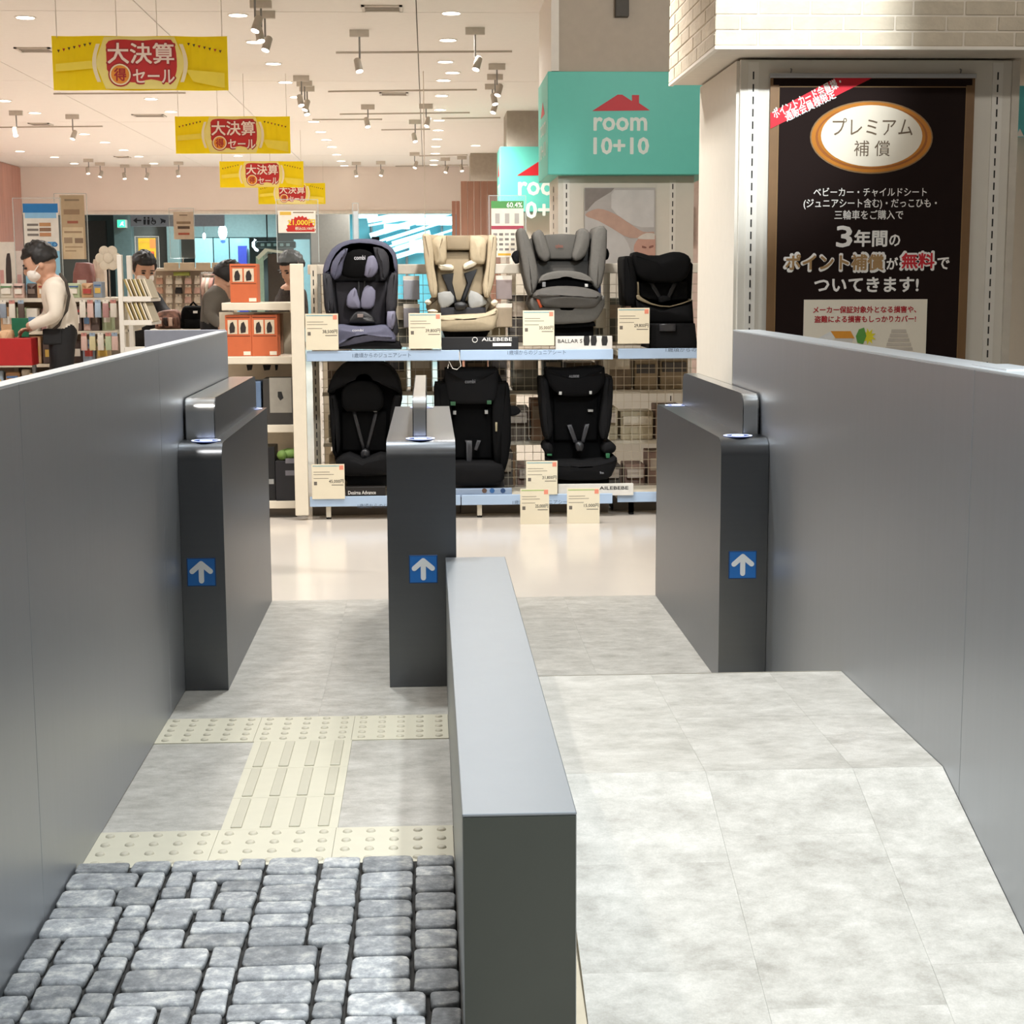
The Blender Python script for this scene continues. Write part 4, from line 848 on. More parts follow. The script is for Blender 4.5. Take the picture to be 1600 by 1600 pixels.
# ------------------------------------------------------------------ price cards and seat boxes
M_CARD = mat('#e2d8bf', .6, var=.01); M_CARDG = mat('#9fb86f', .6); M_CARDB = mat('#86a9ad', .6); M_TAG = mat('#e08a72', .6)
def card(px0, py0, px1, py1, Y, lab, price, lean=.0, green=False, foot_z=None):
    r = pr(px0, py0, px1, py1, Y); w, h = r[2]-r[0], r[3]-r[1]
    z0 = r[1] if foot_z is None else foot_z; z1 = z0+h
    t = thing('price_card', lab, 'price card', ((r[0]+r[2])/2, Y, z0), 'cream price cards at the child seats')
    obj('card', B(r[0], r[2], Y, Y+.003, z0, z1), M_CARD, t)
    obj('stripe', B(r[0]+.006, r[2]-.03, Y-.0006, Y, z1-.014, z1-.008), M_CARDG if green else M_CARDB, t)
    obj('red_tag', B(r[2]-.030, r[2]-.006, Y-.0008, Y, z1-.034, z1-.008), M_TAG, t)
    mb = MB()
    for f, l in ((.22, .5), (.29, .62), (.40, .46)): mb.box(r[0]+.01, r[0]+.01+l*w, Y-.0006, Y, z1-f*h-.0025, z1-f*h)
    obj('print_lines', mb, mat('#6b635a', .7, var=0), t)
    text(price, (r[0]+w*.52, z1-h*.55, r[2]-.006, z1-h*.44), Y-.0007, M_TXT, t, .01)
    mb = MB().box(r[0]+w*.6, r[2]-.008, Y-.0006, Y, z1-h*.61, z1-h*.59).box(r[0]+.012, r[0]+.03, Y-.0006, Y, z1-h*.6, z1-h*.5); obj('print_lines', mb, mat('#6b635a', .7, var=0), t)
    if foot_z is not None: obj('easel', MB().prismx([(Y+.003, z0), (Y+.003, z0+h*.7), (Y+.05, z0)], (r[0]+r[2])/2-.01, (r[0]+r[2])/2+.01), M_CARD, t)
zr = ZS+.0005
card(478, 490, 528, 547, SY-.012, 'cream price card in front of the dark blue child seat, reading 38,500', '38,500円')
card(639, 489, 689, 545, SY-.012, 'cream price card left of the beige child seat, reading 39,800', '39,800円')
card(817, 485, 866, 540, SY-.012, 'yellowish price card left of the grey shield child seat, reading 35,000', '35,000円')
card(965, 481, 1015, 537, SY+.038, 'white price card at the black child seat beside the pillar, reading 29,800', '29,800円')
card(488, 725, 538, 780, SY-.012, 'cream price card on the lower shelf by the hooded black seat, reading 45,000', '45,000円')
card(822, 720, 871, 773, SY-.012, 'price card standing behind two others on the lower shelf, reading 31,800', '31,800円')
card(813, 763, 858, 819, SY-.26, 'green-striped price card standing on the floor, left of the two, reading 25,000', '25,000円', green=True, foot_z=.0005)
card(886, 758, 937, 814, SY-.26, 'green-striped price card standing on the floor, right of the two, reading 15,000', '15,000円', green=True, foot_z=.0005)
def carton(px0, py0, px1, py1, Y, zb, dep, m, label, group=None, name='product_box'):
    r = pr(px0, py0, px1, py1, Y); h = r[3]-r[1]
    t = thing(name, label, 'box', ((r[0]+r[2])/2, Y+dep/2, zb), group)
    obj('carton', RB(r[0], r[2], Y, Y+dep, zb+.0006, zb+h, r=.003), m, t)
    return t, (r[0], zb, r[2], zb+h)
t, r = carton(690, 518, 810, 543, SY+.012, ZS, .045, mat('#131214', .5), 'long black product box with white lettering below the beige child seat')
text('AILEBEBE', pr(753, 527.5, 800, 533, SY), SY+.011, M_WTXT, t, .02); obj('print', B(*(lambda q: (q[0], q[2], SY+.0112, SY+.012, q[1], q[3]))(pr(770, 536, 799, 541, SY))), M_WTXT, t)
obj('emblem', MB().tube([tuple(at(742+4*math.cos(q*.7), 531+4*math.sin(q*.7), y=SY+.0105)) for q in range(10)], .002, 5), M_WTXT, t)
t, r = carton(868, 513, 957, 538, SY+.012, ZS, .05, mat('#dcd8d0', .5), 'long white product box with seat pictures below the grey shield seat')
text('BALLAR S', pr(872, 530, 910, 536, SY), SY+.0108, M_TXT, t, .01)
for k, cx in enumerate((917, 928, 945)): obj('seat_picture', MB().prism(poly_px([(cx-4, 525), (cx+4, 525), (cx+5, 533), (cx+3, 540), (cx-4, 540), (cx-5, 532)], SY), SY+.0108, SY+.012), M_TXT, t)
t, r = carton(540, 759, 602, 778, SY+.012, ZB, .05, mat('#17120f', .5), 'black product box with white lettering below the hooded black seat')
text('Desirna Advance', pr(544, 767, 587, 773, SY), SY+.0108, M_WTXT, t, .01); obj('red_line', B(r[0], r[2], SY+.0108, SY+.012, ZB+.002, ZB+.008), mat('#8a2a22', .5), t)
t, r = carton(700, 760, 800, 774, SY+.012, ZB, .05, mat('#8a9bb2', .5), 'pale blue grey product box with round emblems under the square-headed seat')
for k, (cx, c) in enumerate(((757, '#5a4438'), (769, '#2f5f96'), (786, '#27446e'))): obj('emblem', MB().prism(poly_px([(cx+4*math.cos(q), 767+4*math.sin(q)) for q in (0, .8, 1.6, 2.4, 3.1, 3.9, 4.7, 5.5)], SY), SY+.0108, SY+.012), mat(c, .5), t)
t, r = carton(872, 752, 990, 772, SY+.012, ZB, .028, mat('#d8d4cc', .5), 'long white product box with black lettering below the wide-headed black seat')
text('AILEBEBE', pr(937, 760, 982, 765.5, SY), SY+.0108, M_TXT, t, .03)

# ------------------------------------------------------------------ left bay with orange boxes
LY = SY+.10
lb = thing('gondola', 'narrow cream shelf bay left of the child seats holding orange boxes', 'display shelf', (-1.0, LY, 0))
lx0, lx1 = at(330, 560, y=LY).x, at(457, 560, y=LY).x
LZ = [at(400, 473, y=LY).z, at(400, 557, y=LY).z, at(440, 664, y=LY).z, at(440, 783, y=LY).z]
for i, z in enumerate(LZ):
    xx0 = lx0 if i else at(346, 473, y=LY).x
    obj('shelf_board', RB(xx0, lx1-.002, LY, LY+.42, z-.045, z, r=.004), M_FIX, lb)
    if i < 3: obj('bracket', MB().prismx([(LY+.01, z-.045), (LY+.40, z-.045), (LY+.40, z-.12)], lx1-.012, lx1-.006), M_FIX, lb)
obj('kickplate', B(lx0, lx1, LY+.05, LY+.08, .001, LZ[3]-.046), mat('#5d554c', .8), lb)
obj('back_panel', B(lx0, lx1, LY+.425, LY+.44, .003, 1.22), mat('#cfc4ae', .6), lb)
obj('upright', B(lx1+.002, lx1+.03, LY+.42, LY+.45, .002, at(460, 412, y=LY).z), M_FIX, lb)
M_OBX = mat('#c9663c', .6, var=.04)
def orange(px0, px1, py0, py1, Y, z, lab):
    t, r = carton(px0, py0, px1, py1, Y, z, .16, M_OBX, lab, 'orange stroller accessory boxes')
    w, h = r[2]-r[0], r[3]-r[1]; x0, z0 = r[0], r[1]; y = Y-.0008
    for fx in (.10, .52):
        o = obj('photo_print', B(x0+fx*w, x0+(fx+.36)*w, y, Y, z0+.54*h, z0+.88*h), mat('#d9c8ad', .6), t)
        obj('figure_print', MB().prism([(x0+(fx+a)*w, z0+b*h) for a, b in ((.08, .56), (.26, .58), (.28, .70), (.2, .84), (.1, .80), (.06, .68))], y-.0006, y), mat('#2c2420', .6), o)
    obj('print_line', MB().box(x0+.05*w, x0+.95*w, y, Y, z0+.925*h, z0+.945*h).box(x0+.05*w, x0+.95*w, y, Y, z0+.485*h, z0+.50*h), mat('#5b2c1b', .6), t)['kind'] = 'stuff'
    obj('label_sticker', B(x0+.68*w, x0+.95*w, y, Y, z0+.03*h, z0+.12*h), M_IVORY, t)
orange(360, 401, 404, 465, LY+.02, LZ[0], 'single orange box with black and white pictures on the top shelf')
orange(353, 392, 490, 555, LY+.02, LZ[1], 'orange box with pictures on the second shelf, left of the pair')
orange(394, 433, 490, 555, LY+.02, LZ[1], 'orange box with pictures on the second shelf, right of the pair')
for k, (off, c) in enumerate(((.185, '#a85832'), (.29, '#8a6a52'))):
    a, b = at(397, 520, y=LY+off).x, at(436, 520, y=LY+off).x
    tag(obj('product_box', RB(a, b+.02*k, LY+off, LY+off+.09, LZ[1]+.0006, LZ[1]+.245, r=.003), mat(c, .6)), ['dull orange box right behind the pair of orange boxes', 'brownish box at the back behind the orange boxes'][k], 'box')
t, r = carton(362, 594, 407, 662, LY+.02, LZ[2], .2, mat('#5f7593', .6), 'blue grey box with two baby pictures behind the left gate post')
for py in (603, 626): obj('photo_print', B(*(lambda q: (q[0], q[2], LY+.0185, LY+.02, q[1], q[3]))(pr(374, py, 391, py+17, LY+.02))), M_IVORY, t); obj('figure_print', MB().prism(poly_px([(378, py+15), (387, py+15), (387, py+7), (383, py+2), (379, py+6)], LY+.018), LY+.0175, LY+.0186), M_TXT, t)
t, r = carton(412, 588, 466, 660, LY+.02, LZ[2], .22, mat('#3c3935', .5), 'dark clear-fronted box with a grey leaflet on the third shelf')
obj('leaflet', B(*(lambda q: (q[0], q[2], LY+.0185, LY+.02, q[1], q[3]))(pr(422, 590, 455, 645, LY+.02))), mat('#9c978c', .6), t); obj('print', MB().prism(poly_px([(434, 612), (440, 612), (443, 622), (438, 626), (434, 620)], LY+.018), LY+.0175, LY+.0186), M_TXT, t)
t, r = carton(413, 694, 429, 778, LY+.03, LZ[3], .2, mat('#121214', .5), 'tall black box on the bottom shelf beside the left gate post')
obj('print', B(r[0]+.01, r[2]-.01, LY+.0292, LY+.03, r[1]+.1, r[1]+.13), K_LG, t)
t, r = carton(431, 699, 471, 762, LY+.01, LZ[3], .22, mat('#1c1b1f', .5), 'black box with two small pictures on the bottom shelf')
for py in (716, 735): obj('photo_print', B(*(lambda q: (q[0], q[2], LY+.0088, LY+.01, q[1], q[3]))(pr(446, py, 464, py+8, LY+.01))), mat('#77747a', .6), t)
t = thing('rolled_pack', 'pair of bright green rolled packs lying on the black boxes', 'packet', (at(455, 690, y=LY+.1).x, LY+.1, r[3]))
for k in (0, 1):
    a = at(441+9*k, 688, y=LY+.1); mb = MB(); mb.smooth = True; mb.tube([(a.x, LY+.03, r[3]+.032), (a.x+.035, LY+.15, r[3]+.034)], .03, 10); obj('roll', mb, mat('#7a9a4c', .6), t)
strip = thing('leaflet_strip', 'cream printed strip with small black figures under the second shelf', 'leaflet', (lx1-.2, LY+.40, LZ[1]-.2))
q = pr(355, 568, 458, 592, LY+.40); obj('card', B(q[0], q[2], LY+.412, LY+.4245, q[1], q[3]), mat('#d8c8ae', .6), strip)
for cx, w in ((390, 10), (417, 13), (432, 5)): obj('figure_print', MB().prism(poly_px([(cx-w/2, 566+4), (cx+w/2, 570), (cx+w/3, 578), (cx-w/3, 579)], LY+.41), LY+.4108, LY+.412), M_TXT, strip)

# acrylic stand-up signs
M_ACR = mat('#dfe6e4', .08, var=0, alpha=.05, spec=.6); M_POSTC = mat('#e4d5bb', .6, var=.02)
def acrylic(px0, py0, px1, py1, Y, zfoot, label, sheet_rect, sheet_m, deco=None, name='acrylic_sign'):
    r = pr(px0, py0, px1, py1, Y)
    t = thing(name, label, 'sign', ((r[0]+r[2])/2, Y, zfoot))
    obj('clear_panel', RB(r[0], r[2], Y, Y+.005, max(r[1], zfoot+.0), r[3], r=.002, seg=1), M_ACR, t)
    ed = MB(); e = .004
    for (a, b, c, d) in ((r[0], r[0]+e, r[1], r[3]), (r[2]-e, r[2], r[1], r[3]), (r[0], r[2], r[3]-e, r[3])): ed.box(a, b, Y-.001, Y+.006, max(c, zfoot), d)
    obj('clear_edge', ed, mat('#d5dbd8', .2, var=0, alpha=.55), t)
    if zfoot < r[1]: obj('post', MB().tube([((r[0]+r[2])/2, Y+.003, zfoot+.0005), ((r[0]+r[2])/2, Y+.003, r[1]+.01)], .005, 6), M_CHROME, t)
    s = pr(*sheet_rect, Y); sh = obj('printed_sheet', B(s[0], s[2], Y-.0015, Y-.0003, s[1], s[3]), sheet_m, t)
    lay = [0]
    def ds(a, b, c, d, m, nm='print'):
        lay[0] += 1; obj(nm, B(s[0]+a*(s[2]-s[0]), s[0]+c*(s[2]-s[0]), Y-.0018-.0002*lay[0]*(lay[0] < 12), Y-.0014, s[3]-d*(s[3]-s[1]), s[3]-b*(s[3]-s[1])), m, sh)
    if deco: deco(t, s, ds, Y, sh)
    return t
def deco_blue(t, s, ds, Y, sh):
    ds(0, 0, 1, .10, mat('#2377b8', .6)); ds(.05, .10, .95, .16, mat('#8fbfe0', .6))
    for k, c in enumerate(('#b98a5e', '#8c6b52', '#c08a63')): ds(.1, .22+k*.055, .42, .245+k*.055, mat('#7b746d', .6)); ds(.45, .21+k*.055, .78, .25+k*.055, mat(c, .6))
    for q in (.18, .62): ds(q, .42, q+.28, .47, mat('#5d9ccb', .6))
    text('100', (s[0]+.5*(s[2]-s[0]), s[3]-.475*(s[3]-s[1]), s[0]+.95*(s[2]-s[0]), s[3]-.425*(s[3]-s[1])), Y-.004, mat('#2b6ea8', .6, var=0), t, .03)
    ds(0, .52, 1, 1, mat('#8dc3dd', .6)); ds(.55, .58, .95, .72, mat('#6fb0d2', .6))
def deco_beige(t, s, ds, Y, sh):
    ds(.2, .06, .8, .09, mat('#8d7c66', .6)); ds(.15, .22, .8, .30, mat('#9a8167', .6)); ds(.28, .40, .72, .44, mat('#a1604d', .6)); ds(.08, .50, .92, 1.0, mat('#d8c7a8', .6)); ds(.14, .56, .86, .59, mat('#a58d72', .6)); ds(.12, .66, .46, .75, mat('#a48f78', .6)); ds(.56, .67, .90, .75, mat('#8f7a66', .6)); ds(.15, .80, .86, .82, mat('#b09a7c', .6)); ds(.15, .86, .6, .88, mat('#b09a7c', .6))
def deco_small(t, s, ds, Y, sh): ds(.3, .10, .7, .14, mat('#8d7c66', .6)); ds(.15, .35, .85, .44, mat('#9a8167', .6)); ds(.2, .52, .8, .62, mat('#5c4a3e', .6)); ds(.22, .76, .78, .84, mat('#b5604a', .6))
acrylic(28, 309, 94, 500, 11.2, 1.30, 'tall clear sign holder with a blue and white price list behind the white-shirted person', (42, 318, 90, 460), mat('#e3ddd2', .6), deco_blue)
acrylic(90, 302, 135, 445, 11.8, 1.30, 'clear sign holder with a narrow beige leaflet beside the blue price list', (97, 305, 131, 405), mat('#bfa98a', .6), deco_beige)
acrylic(266, 325, 303, 404, 13.4, 1.52, 'clear sign holder with a small beige notice below the wide sign', (272, 331, 302, 374), mat('#d9c6b0', .6), deco_small)
acrylic(213, 369, 248, 440, 14.0, 1.52, 'clear holder with an orange and yellow flyer behind the dark-jacketed person', (217, 372, 243, 407), mat('#c3a92a', .6), lambda t, s, ds, Y, sh: (ds(.65, .05, 1, .45, mat('#d98a4a', .6)), ds(.1, .15, .6, .2, mat('#d7a23a', .6)), ds(.1, .5, .5, .54, mat('#8a7a1d', .6)), ds(.55, .6, .9, .8, mat('#d55c3a', .6))))
def deco_price(t, s, ds, Y, sh):
    w, h = s[2]-s[0], s[3]-s[1]
    ds(.05, .05, .35, .2, mat('#e0b64c', .6)); ds(.4, .06, .95, .11, mat('#8d7c66', .6))
    pts = [(s[0]+w*(.6+(.40 if q % 2 else .36)*math.cos(math.pi*q/24)), s[1]+h*(.06+(.72 if q % 2 else .64)*math.sin(math.pi*q/24))) for q in range(25)]
    obj('red_burst', MB().prism(pts, Y-.003, Y-.0016), mat('#c3281f', .6, var=0), sh)
    text('21,000円', (s[0]+.26*w, s[1]+.32*h, s[0]+.98*w, s[1]+.60*h), Y-.004, mat('#f2cf3a', .6, var=0), t, .03); text('税込23,100円', (s[0]+.45*w, s[1]+.12*h, s[0]+.97*w, s[1]+.27*h), Y-.004, mat('#f2e6c8', .6, var=0), t, .02)
px = acrylic(433, 311, 497, 410, SY+.55, at(460, 412, y=SY+.55).z, 'clear sign holder with a red 21,000 yen price burst above the dark blue seat', (435, 329, 493, 364), mat('#ece3d2', .6), deco_price)
def deco_green(t, s, ds, Y, sh):
    w, h = s[2]-s[0], s[3]-s[1]
    ds(0, 0, 1, .13, mat('#4d8f4a', .6)); text('60.4%', (s[0]+.48*w, s[3]-.115*h, s[0]+.96*w, s[3]-.025*h), Y-.004, M_WTXT, t, .02)
    for k in range(3): ds(.12+k*.3, .22, .26+k*.3, .40, mat('#a8a199', .6))
    ds(0, .44, 1, .50, mat('#a23a4c', .6))
    for i in range(5):
        for j in range(4): ds(.06+i*.18, .57+j*.09, .18+i*.18, .61+j*.09, mat(('#8d8680', '#6f6862')[(i+j) % 2], .6))
    ds(.2, .93, .6, .97, mat('#d8a83a', .6))
acrylic(764, 305, 822, 412, SY+.56, at(460, 412, y=SY+.56).z, 'clear sign holder with a green 60.4 percent chart between the beige and grey seats', (768, 314, 818, 402), mat('#e0d7c6', .6), deco_green)
acrylic(552, 317, 560, 412, SY+.57, at(460, 412, y=SY+.57).z, 'very narrow clear sign holder behind the dark blue seat', (553, 330, 559, 375), mat('#cfd6d8', .6))

# ------------------------------------------------------------------ pillars and signs behind the child seats
M_TEAL = mat('#66cfbf', .5, var=.01)
def room_sign(label, x0, z0, x1, z1, Y, dep, logo):
    t = thing('room_sign', label, 'sign', ((x0+x1)/2, Y, z0), 'teal room signs')
    obj('box', RB(x0, x1, Y, Y+dep, z0, z1, r=.006), M_TEAL, t)
    k = Y/F; cx, cz = logo
    def X(px): return at(px, 200, y=Y).x
    def face(cx, cz, s, put, nm):
        pass
    q = lambda a, b: (cx+a*k, cz-b*k)
    obj('red_roof', MB().prism([q(-44, 12), (cx-5*k, cz+12.5*k), (cx+2*k, cz+12.5*k), q(17, -3), q(17, -12), q(28, -12), q(28, 0), q(45, 11)], Y-.002, Y-.0005), mat('#c8202c', .5, var=0), t)
    text('room', (cx-41*k, cz-41*k, cx+40*k, cz-22*k), Y-.001, mat('#e6f0e8', .5, var=0), t, .05); text('10+10', (cx-41*k, cz-76*k, cx+43*k, cz-52*k), Y-.001, mat('#e6f0e8', .5, var=0), t, .045)
    xs = x0-.001; n = MB().prismx([(Y+dep*.3, cz-10*k), (Y+dep*.7, cz-10*k), (Y+dep*.5, cz+12*k)], xs-.001, xs); obj('red_roof', n, mat('#c8202c', .5, var=0), t)
    text('room', (0, cz-41*k, dep*.6, cz-22*k), Y+dep*.5, mat('#e6f0e8', .5, var=0), t, .02, face='-x', x=xs-.001); text('10+10', (0, cz-76*k, dep*.6, cz-52*k), Y+dep*.5, mat('#e6f0e8', .5, var=0), t, .02, face='-x', x=xs-.001)
    return t
RY = 11.35
a, b = at(856, 273, y=RY), at(1120, 112, y=RY); lg = at(970, 161, y=RY)
room_sign('large teal box sign with a red roof and room 10+10 beside the brick canopy', a.x, a.z, b.x, b.z, RY, .95, (lg.x, lg.z))
pil = thing('pillar', 'grey-white pillar with slotted rails under the large teal room sign', 'pillar', (a.x+.6, RY+.1, 0))
p0, p1 = at(872, 330, y=RY+.12).x, at(1062, 330, y=RY+.12).x
obj('core', B(p0, p1+.1, RY+.12, RY+.92, .002, a.z-.001), M_PIL, pil)
slots(885, 0, RY+.12, .4, a.z-.03, pil, .06, .008); slots(1051, 0, RY+.12, .4, a.z-.03, pil, .06, .008)
mb = MB(); z = 1.0
while z < a.z-.06: mb.box(p0-.003, p0-.001, RY+.5, RY+.53, z, z+.04); z += .065
obj('slots', mb, mat('#2b2724', .8), pil)['kind'] = 'stuff'
up = struct(obj('wall_upper', B(at(873, 60, y=RY+.02).x, 5.5, RY+.02, RY+1.2, b.z+.001, CEIL-.001), mat('#bcb1a2', .7, var=.03)))
struct(obj('trim_2', B(at(861, 60, y=RY+.02).x, at(873, 60, y=RY+.02).x, RY, RY+1.2, b.z+.002, CEIL-.001), M_WHITE))
vt_ = at(961, 27, y=RY); v2 = at(982, 0, y=RY)
tag(obj('wall_vent', RB(vt_.x, v2.x, RY-.04, RY+.019, vt_.z, min(v2.z+.2, CEIL-.01), r=.004), mat('#4a463f', .6)), 'dark narrow fitting on the grey wall above the large teal sign', 'fitting')
R2 = 19.6
a2, b2 = at(782, 331, y=R2), at(1000, 229, y=R2); lg2 = at(852, 262, y=R2)
room_sign('smaller teal room 10+10 sign half hidden behind the large teal sign', a2.x, a2.z, b2.x, b2.z, R2, .9, (lg2.x, lg2.z))
p2 = thing('pillar', 'tall grey pillar above the smaller teal sign', 'pillar', (at(830, 200, y=R2).x, R2, 0))
obj('core', B(at(800, 200, y=R2+.1).x, at(990, 200, y=R2+.1).x, R2+.1, R2+.8, .002, a2.z-.002), M_PIL, p2)
obj('upper_core', B(at(792, 150, y=R2+.02).x, at(990, 150, y=R2+.02).x, R2+.02, R2+.85, b2.z+.001, CEIL-.001), mat('#a59c8f', .7), p2)
p3 = thing('pillar', 'distant grey pillar left of the smaller teal sign near the back wall', 'pillar', (at(745, 250, y=26).x, 26, 0))
obj('core', B(at(735, 250, y=26).x, at(790, 250, y=26).x, 26, 26.7, .002, CEIL-.001), mat('#a2988a', .7), p3)
wd = thing('wood_panel', 'pinkish brown panel of vertical wooden planks left of the smaller teal sign', 'panel', (at(745, 330, y=22).x, 22, 0))
zt_ = at(720, 283, y=22).z; xx0, xx1 = at(720, 300, y=22).x, at(782, 300, y=22).x
M_WOOD = mat('#a87a66', .6, var=.10, scale=6, rnd=.07, stretch=(3, 3, .3))
for k in range(6): obj('plank', RB(xx0+(xx1-xx0)*k/6+.002, xx0+(xx1-xx0)*(k+1)/6-.002, 22, 22.06, .004, zt_, r=.004, seg=1), M_WOOD, wd)
w2 = thing('wood_panel', 'short wooden plank panel beside the pinkish brown panel', 'panel', (at(712, 350, y=22.3).x, 22.3, 0))
for k in range(2): u, v = at(706+6.5*k, 314, y=22.3), at(712+6.5*k, 314, y=22.3); obj('plank', RB(u.x, v.x, 22.3, 22.36, .004, u.z, r=.004, seg=1), M_WOOD, w2)
# baby photograph on the pillar
BY = RY+.10
bp = thing('photo_poster', 'photo poster of a sleeping baby under white blankets on the pillar', 'poster', (at(968, 380, y=BY).x, BY, 1.3))
q = pr(913, 293, 1024, 420, BY); obj('sheet', B(q[0], q[2], BY, BY+.006, q[1], q[3]), mat('#b9b4b0', .6, var=.14, scale=3, stretch=(1, 1, 2.5)), bp)
def ph(pts, m, nm, dy, sm=3): obj(nm, MB().prism(smooth_outline(poly_px(pts, BY), sm) if sm else poly_px(pts, BY), BY-dy, BY-dy+.0008), m, bp)
ph([(914, 294), (960, 294), (930, 315), (914, 330)], mat('#8d8580', .6, var=.1), 'blanket_print', .001); ph([(914, 335), (945, 345), (975, 370), (985, 400), (960, 418), (914, 418)], mat('#c9c6c3', .6, var=.1, scale=6), 'blanket_print', .001); ph([(960, 297), (1022, 297), (1022, 355), (990, 352), (955, 325)], mat('#cfccc9', .6, var=.1, scale=6), 'blanket_print', .001)
ph([(914, 336), (934, 326), (960, 334), (985, 350), (1005, 362), (1022, 362), (1022, 368), (985, 372), (955, 356), (935, 345)], mat('#c2a08f', .6, var=.06), 'arm_print', .002)
ph([(990, 390), (998, 372), (1012, 366), (1024, 368), (1024, 405), (1005, 408)], mat('#c99c8a', .6, var=.06), 'face_print', .003); ph([(996, 372), (1010, 364), (1023, 366), (1023, 374), (1008, 374)], mat('#d8cfc4', .6), 'cap_print', .004); ph([(1003, 384), (1010, 386), (1009, 388), (1003, 387)], mat('#8a5a4d', .6), 'eye_print', .004); ph([(1014, 385), (1021, 383), (1021, 386), (1014, 388)], mat('#8a5a4d', .6), 'eye_print', .004)
# bright niche right of the pillar and the blue sign at the picture edge
nz = thing('wall_panel', 'pinkish white wall panel between the teal sign and the brick-topped pillar', 'panel', (at(1072, 300, y=15).x, 15, 0))
obj('panel', B(at(1060, 330, y=15).x, at(1120, 330, y=15).x, 15, 15.05, .002, at(1070, 270, y=15).z), mat('#e3c9bd', .7), nz)
obj('pink_poster', B(at(1062, 340, y=14.98).x, at(1071, 340, y=14.98).x, 14.97, 14.999, at(1066, 352, y=15).z, at(1066, 321, y=15).z), mat('#c0478a', .6), nz); obj('brown_poster', B(at(1073, 340, y=14.98).x, at(1083, 340, y=14.98).x, 14.97, 14.999, at(1066, 384, y=15).z, at(1066, 322, y=15).z), mat('#8a7a68', .6), nz)
bs = thing('hanging_sign', 'turquoise sign with a yellow star at the right edge of the picture', 'sign', (at(1600, 150, y=9).x, 9, 1.5))
q = pr(1578, 82, 1700, 213, 9.0); obj('panel', RB(q[0], q[2], 9, 9.06, q[1], q[3], r=.004), mat('#5bbdc4', .5, var=.02), bs)
st = [at(1585+(4.5 if k % 2 else 1.6)*math.cos(k*math.pi/4), 131+(9 if k % 2 else 2.5)*math.sin(k*math.pi/4), y=8.995) for k in range(8)]
obj('star_print', MB().prism([(p.x, p.z) for p in st], 8.996, 8.999), mat('#d9d86a', .6), bs); obj('white_peak_print', MB().prism(poly_px([(1588, 213), (1594, 201), (1600, 213)], 8.995), 8.996, 8.999), M_WTXT, bs)
rp = thing('wall_panel', 'plain cream wall panel at the right edge below the turquoise sign', 'panel', (at(1590, 400, y=9.1).x, 9.1, 0))
obj('panel', RB(at(1575, 400, y=9.1).x, at(1720, 400, y=9.1).x, 9.1, 9.2, .002, CEIL-.003, r=.004), M_PIL, rp)

# ------------------------------------------------------------------ concourse beyond the opening
MY = 36.0
struct(obj('wall_concourse', B(-14, 9, MY, MY+.2, -.02, 5.0), mat('#55605e', .6, var=.05, scale=2)))
struct(obj('ceiling_concourse', B(-14, 9, YB+.31, MY, 3.9, 4.1), mat('#8a9795', .7)))
def mallbox(name, label, cat, px0, py0, px1, py1, Y, m, dep=.1, ground=True, hang=False):
    r = pr(px0, py0, px1, py1, Y); z0 = .003 if ground else r[1]; z1 = 3.899 if hang else r[3]
    return tag(obj(name, RB(r[0], r[2], Y, Y+dep, z0, z1, r=.004, seg=1), m), label, cat), r
mallbox('door_panel', 'dark doorway panel left of the green exit light', 'panel', 136, 345, 165, 420, 34.6, mat('#3b3632', .6))
mallbox('wall_column', 'grey green concourse column beside the exit light', 'column', 180, 330, 204, 420, 34.2, mat('#6a7d7b', .5), .3, hang=True)
mallbox('wall_panel', 'grey concourse panel behind the orange flyer', 'panel', 204, 330, 262, 420, 34.5, mat('#6d6d68', .6), .1, hang=True)
mallbox('wall_column', 'grey green concourse column behind the small beige notice', 'column', 262, 330, 278, 420, 34.2, mat('#71837f', .5), .3, hang=True)
ex = thing('exit_light', 'glowing green emergency exit light in the concourse', 'exit sign', (at(190, 355, y=34.0).x, 34, at(190, 357, y=34.0).z))
q = pr(183, 343, 196, 356, 34.0); obj('housing', RB(q[0], q[2], 34.0, 34.2, q[1], q[3], r=.01), M_WHITE, ex); obj('lit_face', B(q[0]+.01, q[2]-.01, 33.985, 34.002, q[1]+.01, q[3]-.01), mat('#3fd7a0', .5, var=0, emit=2.2), ex); obj('running_figure', MB().prism(poly_px([(187, 353), (190, 347), (193, 346), (192, 350), (194, 353), (190, 351)], 33.98), 33.975, 33.984), mat('#eafff4', .5, var=0, emit=2), ex)
ws = thing('wayfinding_sign', 'wide grey overhead sign with arrow and restroom symbols', 'sign', (at(270, 345, y=31.5).x, 31.5, at(270, 354, y=31.5).z))
q = pr(204, 335, 350, 354, 31.5); obj('panel', RB(q[0], q[2], 31.5, 31.6, q[1], q[3], r=.01), mat('#8f97a3', .5), ws)
for f in (.15, .85): xx = q[0]+f*(q[2]-q[0]); obj('hanger', MB().tube([(xx, 31.55, q[3]-.01), (xx, 31.55, 3.901)], .012, 6), M_GREYMET, ws)
sg = MB(); D = 31.5
def sp_(pts): sg.prism(poly_px(pts, D), D-.006, D+.001)
sp_([(208, 344.5), (214, 340), (214, 343.5), (221, 343.5), (221, 345.5), (214, 345.5), (214, 349)])
for cx in (226, 232): sp_([(cx-2, 343), (cx+2, 343), (cx+1.6, 351), (cx-1.6, 351)]); sg.ell(tuple(at(cx, 340.5, y=D-.002)), .02, .006, .02, 8, 6)
for k in range(12): 
    a = k*math.pi/6; sp_([(240+4*math.cos(a), 347+4*math.sin(a)), (240+4*math.cos(a+.55), 347+4*math.sin(a+.55)), (240+2.8*math.cos(a+.55), 347+2.8*math.sin(a+.55)), (240+2.8*math.cos(a), 347+2.8*math.sin(a))])
